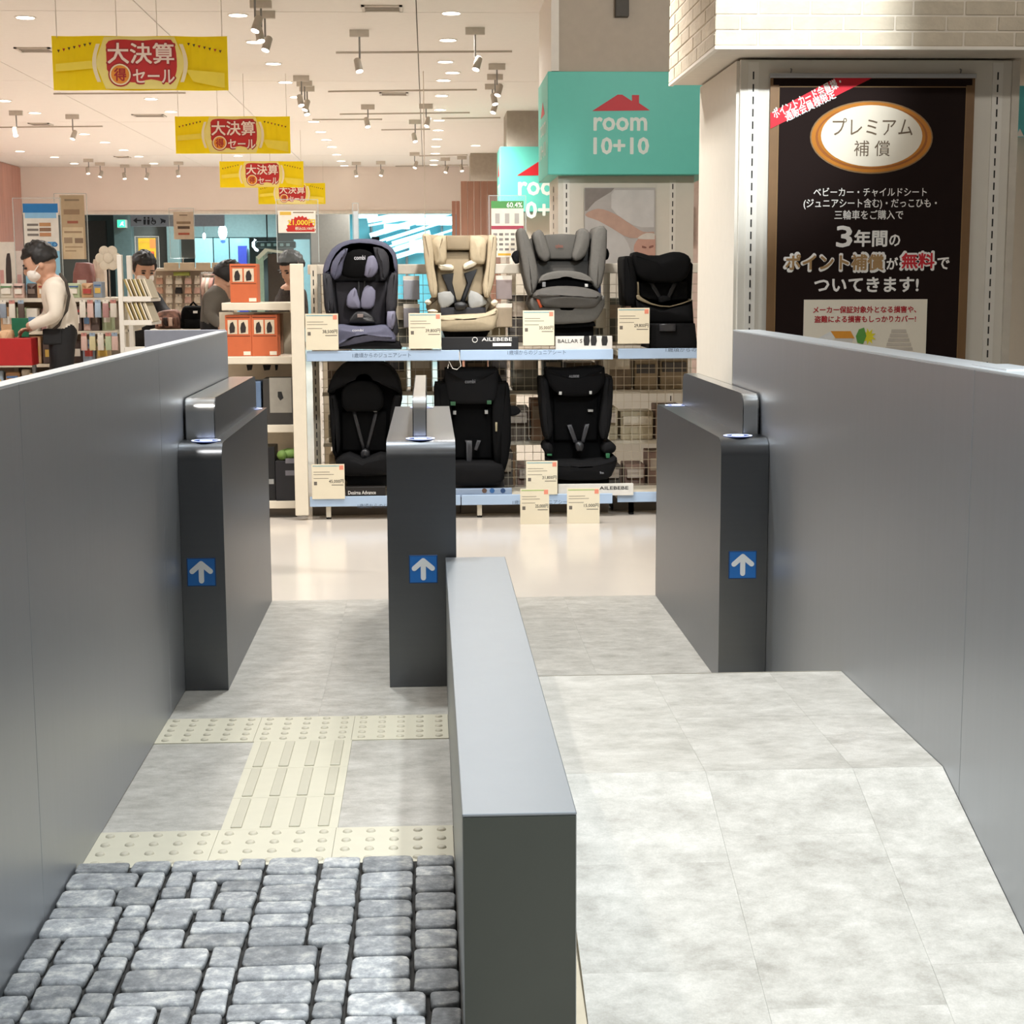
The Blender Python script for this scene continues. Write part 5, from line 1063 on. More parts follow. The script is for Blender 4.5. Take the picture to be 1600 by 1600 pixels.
sp_([(237, 340), (239, 340), (239.5, 345), (243, 345.5), (244, 349), (242.6, 349), (241.6, 346.6), (238, 346)]); sp_([(250, 341), (259, 344), (258, 349), (255, 347), (251, 350), (252, 345)]); sp_([(264, 340), (265.2, 340), (265.2, 351), (264, 351)])
obj('symbols', sg, mat('#20252e', .6, var=0), ws)['kind'] = 'stuff'
# glazed shop fronts
M_GL = mat('#6f9da3', .15, var=.03, scale=2, spec=.7); M_GLC = mat('#9ed0d6', .25, var=.05)
for i, (x0, y0, x1, y1, c) in enumerate(((305, 372, 335, 420, '#8fb7bb'), (335, 372, 360, 420, '#7faab0'), (360, 372, 392, 420, '#86aeb3'), (460, 374, 487, 420, '#9cc4c8'))):
    g, r = mallbox('glass_panel', 'pale teal glass shop-front pane, %s from the left in the concourse' % ORD[i], 'glass pane', x0, y0, x1-3, y1, 34.4, mat(c, .15, var=.04, spec=.7), .05); g['group'] = 'concourse shop-front panes'
mallbox('wall_panel', 'grey teal fascia above the concourse shop fronts', 'panel', 300, 331, 432, 371, 34.9, mat('#7b9492', .5), .1, False, True)
mallbox('screen_panel', 'narrow blue lit panel in the concourse shop front', 'panel', 372, 384, 385, 402, 34.2, mat('#2d3a8c', .4, emit=.6), .15, True)
lm = thing('lantern', 'glowing white hanging lantern in the concourse', 'lamp', (at(348, 365, y=33).x, 33, at(348, 376, y=33).z)); c = at(348, 363, y=33.0)
mb = MB(); mb.smooth = True; mb.ell(tuple(c), .09, .09, .15, 14, 10); obj('globe', mb, mat('#dff6ff', .5, var=0, emit=5), lm); obj('cord', MB().tube([(c.x, c.y, c.z+.14), (c.x, c.y, 3.901)], .01, 6), M_GREYMET, lm); obj('blue_tip', MB().ell((c.x, c.y, c.z-.18), .05, .05, .04), mat('#4a78e8', .5, var=0, emit=2), lm)
lm = thing('lantern', 'small glowing lamp left of the hanging lantern', 'lamp', (at(319, 370, y=33).x, 33, at(319, 374, y=33).z)); c = at(319, 369, y=33.0); obj('globe', MB().ell(tuple(c), .035, .035, .065), mat('#dff6ff', .5, var=0, emit=4), lm); obj('cord', MB().tube([(c.x, c.y, c.z+.06), (c.x, c.y, 3.901)], .006, 6), M_GREYMET, lm)
lm = thing('wall_light', 'curved glowing wall light left of the dark hanging sign', 'lamp', (at(398, 383, y=34).x, 34, at(398, 390, y=34).z)); obj('tube', MB().tube([tuple(at(a, b, y=34.0)) for a, b in ((399, 374), (396, 379), (396, 385), (400, 390))]+[tuple(at(402, 391, y=34.95))], .03, 8), mat('#dff6ff', .5, var=0, emit=4), lm)
hs = thing('hanging_sign', 'long dark hanging direction sign in the concourse', 'sign', (at(430, 382, y=32).x, 32, at(430, 388, y=32).z)); q = pr(400, 377, 462, 388, 32.0); obj('panel', RB(q[0], q[2], 32, 32.12, q[1], q[3], r=.03), mat('#2d3f42', .5), hs)
obj('hanger', MB().tube([((q[0]*.72+q[2]*.28), 32.06, q[3]-.01), ((q[0]*.72+q[2]*.28), 32.06, 3.901)], .015, 6), M_TXT, hs)
mb = MB()
for k in range(5): u = q[0]+(.12+k*.16)*(q[2]-q[0]); mb.box(u, u+.07, 31.996, 32.0, q[1]+.04, q[3]-.04)
obj('symbols', mb, mat('#8aa3a8', .6), hs)['kind'] = 'stuff'
ks = thing('kiosk', 'dark wooden kiosk with white sloping canopy in the concourse', 'kiosk', (at(425, 410, y=31.2).x, 31.2, 0)); q = pr(418, 392, 447, 440, 31.2); obj('body', RB(q[0], q[2], 31.3, 32.2, .003, q[3]-.05, r=.02), mat('#4a4038', .7), ks)
cn = [at(a, b, y=31.2) for a, b in ((400, 402), (414, 388), (448, 393), (448, 397), (418, 393), (404, 406))]; obj('canopy', MB().prism([(p.x, p.z) for p in cn], 31.2, 32.2), mat('#e3ead8', .6), ks); q2 = pr(400, 400, 411, 432, 31.2); obj('side_sheet', B(q2[0], q2[2], 31.25, 31.3, .003, q2[3]), mat('#a9c8b4', .6), ks)
mallbox('wall_column', 'brown concourse column right of the red price sign', 'column', 487, 330, 545, 420, 33.5, mat('#76695e', .6, var=.04), .4, hang=True)
bl, r = mallbox('wall_panel', 'glazed turquoise hall wall behind the slanting glowing streaks', 'panel', 546, 330, 740, 425, 35.2, mat('#5fa5b0', .3, var=.10, scale=1.5, stretch=(1, 1, 3)), .1, True, True)
rt = random.Random(3)
hall = thing('glass_glare', 'cluster of slanting cold white glowing streaks imitating reflections in the turquoise hall glass', 'reflection', (at(630, 360, y=34.6).x, 34.6, 0))  # glowing bars and sheets stand in for bright streaks on the hall glass
for k in range(3): xx = at(580+55*k, 350, y=35.1).x; obj('frame', MB().tube([(xx, 35.08, .003), (xx, 35.08, 3.899)], .03, 8), M_GREYMET, hall)
for k in range(15):
    xa = 560+rt.uniform(0, 60); ya = 345+k*4.2+rt.uniform(-2, 2); ln_ = rt.uniform(50, 120); sl = -.30-.02*rt.random(); yy = 34.6+.03*k
    xb = min(xa+ln_, 712); a, b = at(xa, ya, y=yy), at(xb, max(ya+(xb-xa)*sl, 331), y=yy)
    obj('glare_streak', MB().tube([tuple(a), tuple(b)], .028 if k % 3 else .06, 6), mat('#bdf2ff', .5, var=0, emit=1.3), hall)
for k, (x0, y0, x1, y1) in enumerate(((618, 334, 662, 345), (650, 340, 690, 352), (600, 350, 640, 358), (690, 338, 706, 352), (640, 375, 665, 395), (560, 335, 590, 341))):
    q = pr(x0, y0, x1, y1, 34.3); obj('glare_patch', B(q[0], q[2], 34.3, 34.34, q[1], q[3]), mat('#d4f7ff', .5, var=0, emit=1.3), hall)

# ------------------------------------------------------------------ people
def ell_frame(c, f, u, rf, rs_, ru, n=16, k=12, shape=None):
    f = Vector(f).normalized(); u = (Vector(u)-f*Vector(u).dot(f)).normalized(); sd = f.cross(u); c = Vector(c)
    mb = MB(); mb.smooth = True; mb.ell((0, 0, 0), 1, 1, 1, n, k)
    out = []
    for v in mb.v:
        a = Vector(v); 
        if shape: a = shape(a)
        out.append(tuple(c+f*a.x*rf+sd*a.y*rs_+u*a.z*ru))
    mb.v = out
    return mb
def hair_shape(a):
    d = 1.0
    if a.x > .35 and a.z < .35: d = .72
    if a.z < -.45: d = .74
    d += .06*math.sin(a.x*13+a.y*7)*math.sin(a.z*11+a.y*9)+.05*math.sin(a.x*29+a.z*23)*math.sin(a.y*31)
    return a*d
def person(label, J, head, face, upv, cols, mask=True, hands=True, vox=.0085, hair='#15110f', scale=1.0):
    """J: joints (world); cols: materials (skin, top, trousers, shoes)"""
    names = list(J); idx = {n: i for i, n in enumerate(names)}
    chains = [('pelvis', 'spine', 'chest', 'neck'), ('chest', 'sh_l', 'el_l', 'wr_l'), ('chest', 'sh_r', 'el_r', 'wr_r'), ('pelvis', 'hip_l', 'kn_l', 'an_l', 'toe_l'), ('pelvis', 'hip_r', 'kn_r', 'an_r', 'toe_r')]
    rad = dict(pelvis=(.135, .105), spine=(.13, .10), chest=(.135, .105), neck=(.056, .056), sh_l=(.066, .066), sh_r=(.066, .066), el_l=(.047, .047), el_r=(.047, .047), wr_l=(.033, .033), wr_r=(.033, .033),
               hip_l=(.088, .088), hip_r=(.088, .088), kn_l=(.062, .062), kn_r=(.062, .062), an_l=(.045, .045), an_r=(.045, .045), toe_l=(.038, .038), toe_r=(.038, .038))
    vs = [Vector(J[n]) for n in names]; es = []; rr = [rad[n] for n in names]
    for c in chains:
        for a, b in zip(c[:-1], c[1:]):
            if a in idx and b in idx: es.append((idx[a], idx[b]))
    fing = []
    if hands:
        for sd in ('l', 'r'):
            if 'wr_'+sd not in J: continue
            w = Vector(J['wr_'+sd]); d = (w-Vector(J['el_'+sd])).normalized(); n = d.cross(Vector((0, 1, 0))); n = n.normalized() if n.length > .1 else Vector((0, 0, 1)); b = d.cross(n).normalized()
            palm = w+d*.055; vs.append(palm); rr.append((.034, .018)); pi = len(vs)-1; es.append((idx['wr_'+sd], pi)); fing.append((w, d, n, b, palm))
    me = bpy.data.meshes.new('p'); me.from_pydata([tuple(v) for v in vs], es, []); o = bpy.data.objects.new('p', me); COL.objects.link(o)
    o.modifiers.new('s', 'SKIN')
    for i, sv in enumerate(me.skin_vertices[0].data): sv.radius = (rr[i][0]*scale, rr[i][1]*scale); sv.use_root = (i == idx['pelvis'])
    o.modifiers.new('d', 'SUBSURF').levels = 2
    dg = bpy.context.evaluated_depsgraph_get(); sk = bpy.data.meshes.new_from_object(o.evaluated_get(dg)); bpy.data.objects.remove(o, do_unlink=True)
    mb = MB(); mb.add([v.co[:] for v in sk.vertices], [list(p.vertices) for p in sk.polygons])
    hc = Vector(head); f = Vector(face).normalized(); u = (Vector(upv)-f*Vector(upv).dot(f)).normalized(); sd_ = f.cross(u)
    def join(m2): mb.add(m2.v, m2.f)
    join(ell_frame(hc, f, u, .098, .078, .118)); join(ell_frame(hc+f*.035-u*.075, f, u, .055, .05, .045)); join(ell_frame(hc+f*.098-u*.018, f, u, .022, .016, .026)); join(ell_frame(hc+f*.088-u*.062, f, u, .015, .026, .012))
    for q in (-1, 1): join(ell_frame(hc+sd_*.080*q-f*.005-u*.015, f, u, .022, .012, .032))
    join(MB().tube([tuple(Vector(J['neck'])), tuple(hc-u*.05-f*.02)], .052, 12))
    for (w, d, n, b, palm) in fing:
        for k, (off, ln_) in enumerate(((-.028, .062), (-.010, .072), (.010, .068), (.027, .055))):
            p0 = palm+b*off+d*.012; p1 = p0+d*ln_*.55+n*.012; p2 = p1+d*ln_*.35+n*.028; join(MB().tube([tuple(p0), tuple(p1), tuple(p2)], [.0105, .0095, .008], 8))
        p0 = palm-d*.02+b*-.028; join(MB().tube([tuple(p0), tuple(p0-b*.022+d*.025+n*.01), tuple(p0-b*.024+d*.05+n*.022)], [.0125, .011, .009], 8))
    me = bpy.data.meshes.new('p'); me.from_pydata(mb.v, [], mb.f); o = bpy.data.objects.new('p', me); COL.objects.link(o)
    rm = o.modifiers.new('r', 'REMESH'); rm.mode = 'VOXEL'; rm.voxel_size = vox; rm.use_smooth_shade = True
    sm = o.modifiers.new('m', 'SMOOTH'); sm.iterations = 3; sm.factor = .5
    dg = bpy.context.evaluated_depsgraph_get(); fin = bpy.data.meshes.new_from_object(o.evaluated_get(dg)); bpy.data.objects.remove(o, do_unlink=True)
    bm = bmesh.new(); bm.from_mesh(fin); left = set(bm.verts); isl = []
    while left:                                               # keep the one continuous figure only
        st = [left.pop()]; c = [st[0]]
        while st:
            for e in st.pop().link_edges:
                for w_ in e.verts:
                    if w_ in left: left.remove(w_); st.append(w_); c.append(w_)
        isl.append(c)
    isl.sort(key=len)
    for c in isl[:-1]: bmesh.ops.delete(bm, geom=c, context='VERTS')
    bm.to_mesh(fin); bm.free()
    segs = []
    def seg(a, b, mi, r=.0):
        if a in J and b in J: segs.append((Vector(J[a]), Vector(J[b]), mi, r))
    for a, b, m_ in (('pelvis', 'spine', 1), ('spine', 'chest', 1), ('chest', 'sh_l', 1), ('chest', 'sh_r', 1), ('sh_l', 'el_l', 1), ('sh_r', 'el_r', 1), ('el_l', 'wr_l', 1), ('el_r', 'wr_r', 1), ('pelvis', 'hip_l', 2), ('pelvis', 'hip_r', 2), ('hip_l', 'kn_l', 2), ('hip_r', 'kn_r', 2), ('kn_l', 'an_l', 2), ('kn_r', 'an_r', 2), ('an_l', 'toe_l', 3), ('an_r', 'toe_r', 3)): seg(a, b, m_)
    nk = Vector(J['neck']); segs.append((nk+(hc-nk)*.35, hc+u*.05, 0, .03))
    for (w, d, n, b, palm) in fing: segs.append((w+d*.03, palm+d*.07, 0, .0))
    belt = Vector(J['pelvis'])
    base = min((Vector(J[n]) for n in J), key=lambda v: v.z)
    t = thing('person', label, 'person', (belt.x, belt.y, 0))
    off = t.location
    for m_ in cols: fin.materials.append(m_)
    for p in fin.polygons:
        c = p.center; best = 9; mi = 1
        for a, b, m_, r in segs:
            ab = b-a; tt = max(0, min(1, (c-a).dot(ab)/max(ab.length_squared, 1e-9))); dd = (c-(a+ab*tt)).length-r
            if dd < best: best = dd; mi = m_
        if mi == 1 and c.z < belt.z-.02 and (c-belt).length < .25: mi = 2
        p.material_index = mi; p.use_smooth = True
    for v in fin.vertices: v.co -= off
    link('body', fin, t)
    obj('hair', ell_frame(hc-f*.014+u*.026, f, u, .112, .094, .116, 36, 26, hair_shape), mat(hair, .55, var=.25, scale=40), t)
    for q in (-1, 1): obj('eye', ell_frame(hc+f*.089+u*.004+sd_*.033*q, f, u, .010, .014, .007), mat('#1c1512', .4), t); obj('eyebrow', ell_frame(hc+f*.094+u*.026+sd_*.034*q, f, u, .007, .020, .004), mat(hair, .6), t)
    if mask:
        m2 = obj('face_mask', ell_frame(hc+f*.048-u*.050, f, u, .062, .066, .056), mat('#e9e3da', .8, var=.03), t)
        for q in (-1, 1): obj('ear_loop', MB().tube([tuple(hc+f*.05-u*.04+sd_*.074*q), tuple(hc+f*.0-u*.015+sd_*.088*q), tuple(hc-f*.012-u*.02+sd_*.086*q)], .003, 6), mat('#e9e3da', .8), m2)
    return t
SKIN = mat('#c79a80', .6, var=.04); M_SHIRT = mat('#dfd5c6', .8, var=.04, scale=12, bump=.3, bscale=14); M_TROU = mat('#111113', .8, var=.1); M_SHOE = mat('#1a1715', .5); M_JKT = mat('#15161a', .8, var=.1)
Y = 10.4
A = lambda px, py, dy=0.0, Y=Y: tuple(at(px, py, y=Y+dy))
J = dict(pelvis=A(96, 522), spine=A(100, 492), chest=A(90, 456), neck=A(74, 432), sh_l=A(86, 452, -.17), el_l=A(88, 494, -.20), wr_l=A(52, 508, -.16), sh_r=A(80, 452, .17), el_r=A(78, 494, .20), wr_r=A(42, 514, .12),
         hip_l=A(97, 534, -.09), kn_l=A(98, 640, -.09), an_l=A(103, 752, -.09), toe_l=A(78, 768, -.09), hip_r=A(96, 534, .09), kn_r=A(94, 640, .09), an_r=A(96, 742, .09), toe_r=A(72, 756, .10))
J['toe_l'] = (J['toe_l'][0], J['toe_l'][1], .04); J['toe_r'] = (J['toe_r'][0], J['toe_r'][1], .04)
P1 = person('person in a white shirt and black trousers with a shoulder strap, head bowed', J, A(62, 411), (-.86, -.12, -.42), (-.35, 0, 1), (SKIN, M_SHIRT, M_TROU, M_SHOE))
sp1 = [A(94, 428, -.13), A(103, 440, -.165), A(108, 462, -.165), A(104, 485, -.165), A(92, 508, -.165), A(82, 516, -.14)]
obj('shoulder_strap', MB().tube(sp1, .010, 8), mat('#3a332b', .6), P1); obj('belt_bag', RB(sp1[-1][0]-.06, sp1[-1][0]+.06, sp1[-1][1]-.02, sp1[-1][1]+.03, sp1[-1][2]-.09, sp1[-1][2]+.01, r=.01), M_TROU, P1)
Y = 12.5
B2 = lambda px, py, dy=0.0: tuple(at(px+8, py, y=12.5+dy))
J = dict(pelvis=B2(218, 530), spine=B2(218, 500), chest=B2(214, 462), neck=B2(214, 444), sh_l=B2(200, 464, .06), el_l=B2(212, 494, -.12), wr_l=B2(246, 504, -.20), sh_r=B2(232, 464, -.06), el_r=B2(247, 484, -.12), wr_r=B2(262, 494, -.22),
         hip_l=B2(209, 540), kn_l=B2(208, 622), an_l=B2(208, 700), toe_l=B2(212, 715, -.14), hip_r=B2(228, 540), kn_r=B2(230, 622), an_r=B2(230, 700), toe_r=B2(236, 715, -.14))
J['toe_l'] = (J['toe_l'][0], J['toe_l'][1], .04); J['toe_r'] = (J['toe_r'][0], J['toe_r'][1], .04)
person('person in a dark jacket and face mask bending over goods behind the slanted boards', J, B2(217, 420), (.42, -.80, -.42), (.1, -.2, 1), (SKIN, M_JKT, M_TROU, M_SHOE), scale=.95)
B3 = lambda px, py, dy=0.0: tuple(at(px, py, y=11.6+dy))
J = dict(pelvis=B3(336, 505), spine=B3(334, 482), chest=B3(342, 458), neck=B3(350, 446), sh_l=B3(334, 466, -.12), el_l=B3(328, 494, -.16), wr_l=B3(344, 508, -.22), sh_r=B3(346, 462, .14), el_r=B3(356, 490, .16), wr_r=B3(366, 506, .0),
         hip_l=B3(330, 522), kn_l=B3(340, 612, -.1), an_l=B3(334, 722), toe_l=B3(344, 735, -.12), hip_r=B3(344, 522, .1), kn_r=B3(352, 612), an_r=B3(346, 722), toe_r=B3(354, 735, -.12))
J['toe_l'] = (J['toe_l'][0], J['toe_l'][1], .04); J['toe_r'] = (J['toe_r'][0], J['toe_r'][1], .04)
person('stooping person in a grey coat half hidden behind the orange boxes', J, B3(357, 437), (.75, .35, -.45), (.4, 0, 1), (SKIN, mat('#625c54', .85, var=.06), M_TROU, M_SHOE), mask=False, scale=1.05)
B4 = lambda px, py, dy=0.0: tuple(at(px, py, y=12.6+dy))
J = dict(pelvis=B4(450, 530, .02), spine=B4(453, 500, .03), chest=B4(455, 462, -.01), neck=B4(456, 442, -.04), sh_l=B4(440, 464, .03), el_l=B4(434, 494, -.06), wr_l=B4(428, 510, -.24), sh_r=B4(470, 462, -.04), el_r=B4(474, 494, -.09), wr_r=B4(464, 510, -.2),
         hip_l=B4(444, 540), kn_l=B4(444, 622), an_l=B4(444, 700), toe_l=B4(442, 715, -.14), hip_r=B4(462, 540), kn_r=B4(462, 622), an_r=B4(462, 700), toe_r=B4(460, 715, -.14))
J['toe_l'] = (J['toe_l'][0], J['toe_l'][1], .04); J['toe_r'] = (J['toe_r'][0], J['toe_r'][1], .04)
person('person in a dark plaid shirt looking down beside the white upright', J, B4(455, 419), (-.55, -.7, -.45), (-.1, -.2, 1), (SKIN, mat('#3b322d', .85, var=.5, scale=25), M_TROU, M_SHOE), mask=False, scale=.95)

# ------------------------------------------------------------------ baby goods on the left
G1X0, G1X1, G1Y = -3.7, at(183, 500, y=11.0).x, 11.0
g1 = thing('gondola', 'wide baby goods gondola with cream shelves behind the white-shirted person', 'display shelf', (-2.8, G1Y, 0))
GZ = [.25, .66, .86, 1.08, 1.30]
for z in GZ: obj('shelf_board', RB(G1X0, G1X1-.004, G1Y, G1Y+.95, z-.022, z, r=.003), mat('#d5cab6', .5), g1)
obj('back_panel', B(G1X0, G1X1-.004, G1Y+.44, G1Y+.46, .003, 1.278), mat('#c9b8a6', .6), g1)
for xx in (G1X0, (G1X0+G1X1)/2, G1X1-.034): obj('upright', B(xx, xx+.03, G1Y+.40, G1Y+.438, .003, 1.278), M_FIX, g1)
obj('price_rail', B(G1X0, G1X1-.004, G1Y-.006, G1Y-.0005, 1.275, 1.302), mat('#d6cdbd', .5), g1)
PC = [('#d9b9ae', 'pink'), ('#e3dccf', 'white'), ('#c9b28a', 'tan'), ('#a8bdd0', 'pale blue'), ('#cba27a', 'orange'), ('#b6c3a0', 'pale green'), ('#b98d8a', 'rose'), ('#8f9aa8', 'grey'), ('#d6cca0', 'yellow'), ('#5b4b45', 'dark')]
rp_ = random.Random(41); cnt = {}
wz = {1.30: 'top', 1.08: 'second', .86: 'third', .66: 'fourth'}
for z in (.66, .86, 1.08, 1.30):
    x = -3.05; nb = 0
    while x < G1X1-.11:
        w = rp_.uniform(.05, .10); hh = rp_.uniform(.14, .19) if z > .7 and z < 1.2 else rp_.uniform(.13, .17) if z < .7 else rp_.uniform(.10, .24); ci = rp_.randrange(10); c, nm = PC[ci]
        if z > 1.2 and -2.80 < x+w and x < -2.28: hh = min(hh, .10)
        y0 = G1Y+.012+rp_.uniform(0, .05)
        if z > 1.2 and abs(y0-11.2) < .1: y0 = G1Y+.012
        kind = rp_.random(); lab = '%s packet, %s from the left on the %s shelf of the wide gondola' % (nm, ORD[nb], wz[z])
        t = thing('product_pack', lab, 'packet', (x+w/2, y0+.05, z), 'baby goods on the wide gondola')
        if kind < .55:
            obj('carton', RB(x, x+w, y0, y0+.11, z+.0006, z+hh, r=.004, seg=1), mat(c, .6, var=.05), t)
        else:
            pts = smooth_outline([(x, z+.0006), (x+w, z+.0006), (x+w*.97, z+hh*.7), (x+w*.9, z+hh), (x+w*.1, z+hh), (x+w*.03, z+hh*.7)], 2)
            obj('pouch', MB().pillow(pts, y0+.02, y0+.08, .012, .012), mat(c, .45, var=.05), t)
        obj('label_print', B(x+w*.18, x+w*.82, y0-.003 if kind < .55 else y0+.004, y0+.03, z+hh*.3, z+hh*.62), mat(rp_.choice(['#efe8db', '#b2483e', '#6d8fb5', '#d8b45a', '#7a6a60', '#efe8db']), .6), t)
        if rp_.random() < .5: obj('stripe_print', B(x+w*.12, x+w*.88, y0-.002 if kind < .55 else y0+.008, y0+.03, z+hh*.72, z+hh*.82), mat(rp_.choice(['#4f6f9a', '#a23d38', '#5c8a58', '#3c3430']), .6), t)
        x += w+rp_.uniform(.003, .012); nb += 1
# red bargain bin with bags, held green folder
q0, q1 = at(-60, 528, y=10.2).x, at(52, 528, y=10.2).x; zr_ = at(20, 528, y=10.2).z
bn = thing('bargain_bin', 'red bargain bin in front of the white-shirted person at the left edge', 'bin', ((q0+q1)/2, 10.2, 0))
obj('front_panel', RB(q0, q1, 10.14, 10.16, zr_-.17, zr_, r=.004), mat('#a8201f', .5), bn); obj('back_panel', RB(q0, q1, 10.30, 10.32, zr_-.17, zr_, r=.004), mat('#a8201f', .5), bn)
for xx in (q0, q1-.02): obj('side_panel', RB(xx, xx+.02, 10.161, 10.299, zr_-.17, zr_, r=.004), mat('#a8201f', .5), bn); obj('leg', B(xx, xx+.02, 10.22, 10.25, .001, zr_-.171), M_GREYMET, bn)
obj('bottom_panel', B(q0+.021, q1-.021, 10.161, 10.299, zr_-.17, zr_-.155), mat('#a8201f', .5), bn); obj('lower_shelf', RB(q0+.021, q1-.021, 10.15, 10.31, zr_-.36, zr_-.33, r=.004), mat('#8f1c1c', .5), bn)
for k in range(3): xx = q0+.027+.098*k; tag(obj('product_pack', MB().pillow(smooth_outline([(xx, zr_-.146), (xx+.086, zr_-.146), (xx+.086, zr_+.02), (xx+.07, zr_+.05), (xx+.02, zr_+.045), (xx+.002, zr_+.015)], 2), 10.19, 10.27, .015, .012), mat(['#d8b6a4', '#d9cfc0', '#c9a27a'][k], .5)), '%s bag sticking out of the red bargain bin' % ['pink', 'white', 'tan'][k], 'bag')
p = at(29, 512, y=10.33); t = thing('folder', 'green folder held in the hand of the white-shirted person', 'folder', (p.x, 10.33, p.z-.06)); obj('cover', RB(p.x-.05, p.x+.055, 10.36, 10.366, p.z-.06, p.z+.06, r=.002), mat('#1f6b4c', .5), t); obj('pages', B(p.x-.046, p.x+.05, 10.3662, 10.372, p.z-.055, p.z+.055), M_IVORY, t)
# rack end with slanted boards
G2 = 10.55
g2 = thing('display_rack', 'white end rack with two bracket shelves of slanted boards', 'display shelf', (at(190, 500, y=G2).x, G2, 0))
r0, r1 = at(184, 450, y=G2).x, at(191.5, 450, y=G2).x; xr_ = at(236, 470, y=G2).x
obj('upright', RB(r0, r1, G2, G2+.05, .002, at(187, 398, y=G2).z, r=.004), M_WHITE, g2); obj('upright', RB(r0, r1, G2+.33, G2+.38, .002, at(187, 398, y=G2).z, r=.004), M_WHITE, g2)
for si, pyy in enumerate((466, 503, 545)):
    z = at(215, pyy, y=G2).z
    obj('shelf_board', RB(r1-.002, xr_, G2, G2+.38, z-.022, z, r=.004), M_WHITE, g2); obj('bracket', MB().prism([(r1-.001, z-.023), (r1+.10, z-.023), (r1-.001, z-.07)], G2+.345, G2+.355), M_WHITE, g2)
    obj('front_lip', B(r1, xr_, G2-.004, G2, z-.02, z+.012), M_WHITE, g2)
    if si < 2:
        for k in range(5):
            x0 = r1+.004+k*.029; hh = .122; lean = -.045; m_ = mat(['#a8935a', '#8a764c', '#b9a86e', '#9a8450', '#c7bda6'][k], .6)
            t = thing('picture_board', '%s slanted board from the left on the %s shelf of the white end rack' % (ORD[k], ['upper', 'lower'][si]), 'board', (x0+.02, G2+.15, z), 'slanted boards on the white end rack')
            pts = [(x0+.045, z+.001), (x0+.065, z+.001), (x0+.065+lean, z+hh), (x0+.045+lean, z+hh)]
            obj('board', MB().prism(pts, G2+.012, G2+.30), m_, t); e = [(x0+.058, z+.001), (x0+.066, z+.001), (x0+.066+lean, z+hh+.003), (x0+.058+lean, z+hh+.003)]; obj('white_edge', MB().prism(e, G2+.009, G2+.0119), M_IVORY, t)
# hanging goods rack further back
G3 = 13.3
g3 = thing('display_rack', 'peg rack of small hanging goods beyond the dark-jacketed person', 'display shelf', (at(290, 450, y=G3).x, G3, 0))
h0, h1 = at(204, 450, y=G3).x, at(352, 450, y=G3).x
obj('peg_board', B(h0, h1, G3+.2, G3+.22, .003, 1.499), mat('#cdbda9', .6), g3); obj('top_board', RB(h0, h1, G3+.0, G3+.8, 1.498, 1.52, r=.004), mat('#d9cfbf', .5), g3)
for xx in (h0, h1-.03): obj('upright', B(xx, xx+.03, G3+.221, G3+.251, .003, 1.498), M_FIX, g3); obj('upright', B(xx, xx+.03, G3+.75, G3+.78, .003, 1.498), M_FIX, g3)
for k in range(4):
    a, b = at(256+25*k, 415, y=G3), at(279+25*k, 403, y=G3); t = tag(obj('header_card', RB(a.x, b.x, G3-.004, G3-.0005, 1.5, 1.5+(b.z-a.z), r=.001, seg=1), mat('#d5c4a8', .6)), '%s beige header card from the left above the peg rack' % ORD[k], 'card', 'header cards above the peg rack')
t = thing('product_pack', 'lime green packet on the peg rack below the beige header cards', 'packet', (at(281, 421, y=G3).x, G3+.1, 1.40)); q = pr(269, 420, 294, 428, G3); q = (q[0], 1.456, q[2], 1.487); obj('pouch', MB().pillow(smooth_outline([(q[0], q[1]), (q[2], q[1]), (q[2], q[3]), (q[0], q[3])], 2), G3+.05, G3+.1, .012, .01), mat('#9aa24a', .5), t); obj('hook', MB().tube([((q[0]+q[2])/2, G3+.08, q[3]-.01), ((q[0]+q[2])/2, G3+.194, q[3]-.012)], .004, 6), M_GREYMET, t)
HC = [('#e2d8c8', 'cream'), ('#d7b5a8', 'pink'), ('#1d1a1a', 'black'), ('#a23c34', 'red'), ('#cfa58e', 'peach')]
for rI, pyy in enumerate((436, 451, 466, 481)):
    for cI in range(7):
        ci = rp_.choice([0, 0, 1, 0, 2, 3, 4]); c = at(246+15*cI, pyy, y=G3); w = .028; hh = .041
        t = thing('hanging_item', '%s small item, %s from the left in the %s row of the peg rack' % (HC[ci][1], ORD[cI], ORD[rI]), 'packet', (c.x, G3+.12, c.z-hh), 'small goods on the peg rack')
        obj('item', MB().pillow(smooth_outline([(c.x-w, c.z-hh), (c.x+w, c.z-hh), (c.x+w*.8, c.z+.01), (c.x-w*.8, c.z+.01)], 2), G3+.09, G3+.13, .01, .008), mat(HC[ci][0], .6), t)
        obj('header_card', B(c.x-w*.8, c.x+w*.8, G3+.105, G3+.109, c.z+.006, c.z+.028), M_IVORY, t); obj('hook', MB().tube([(c.x, G3+.09, c.z+.022), (c.x, G3+.194, c.z+.024)], .004, 6), M_GREYMET, t)
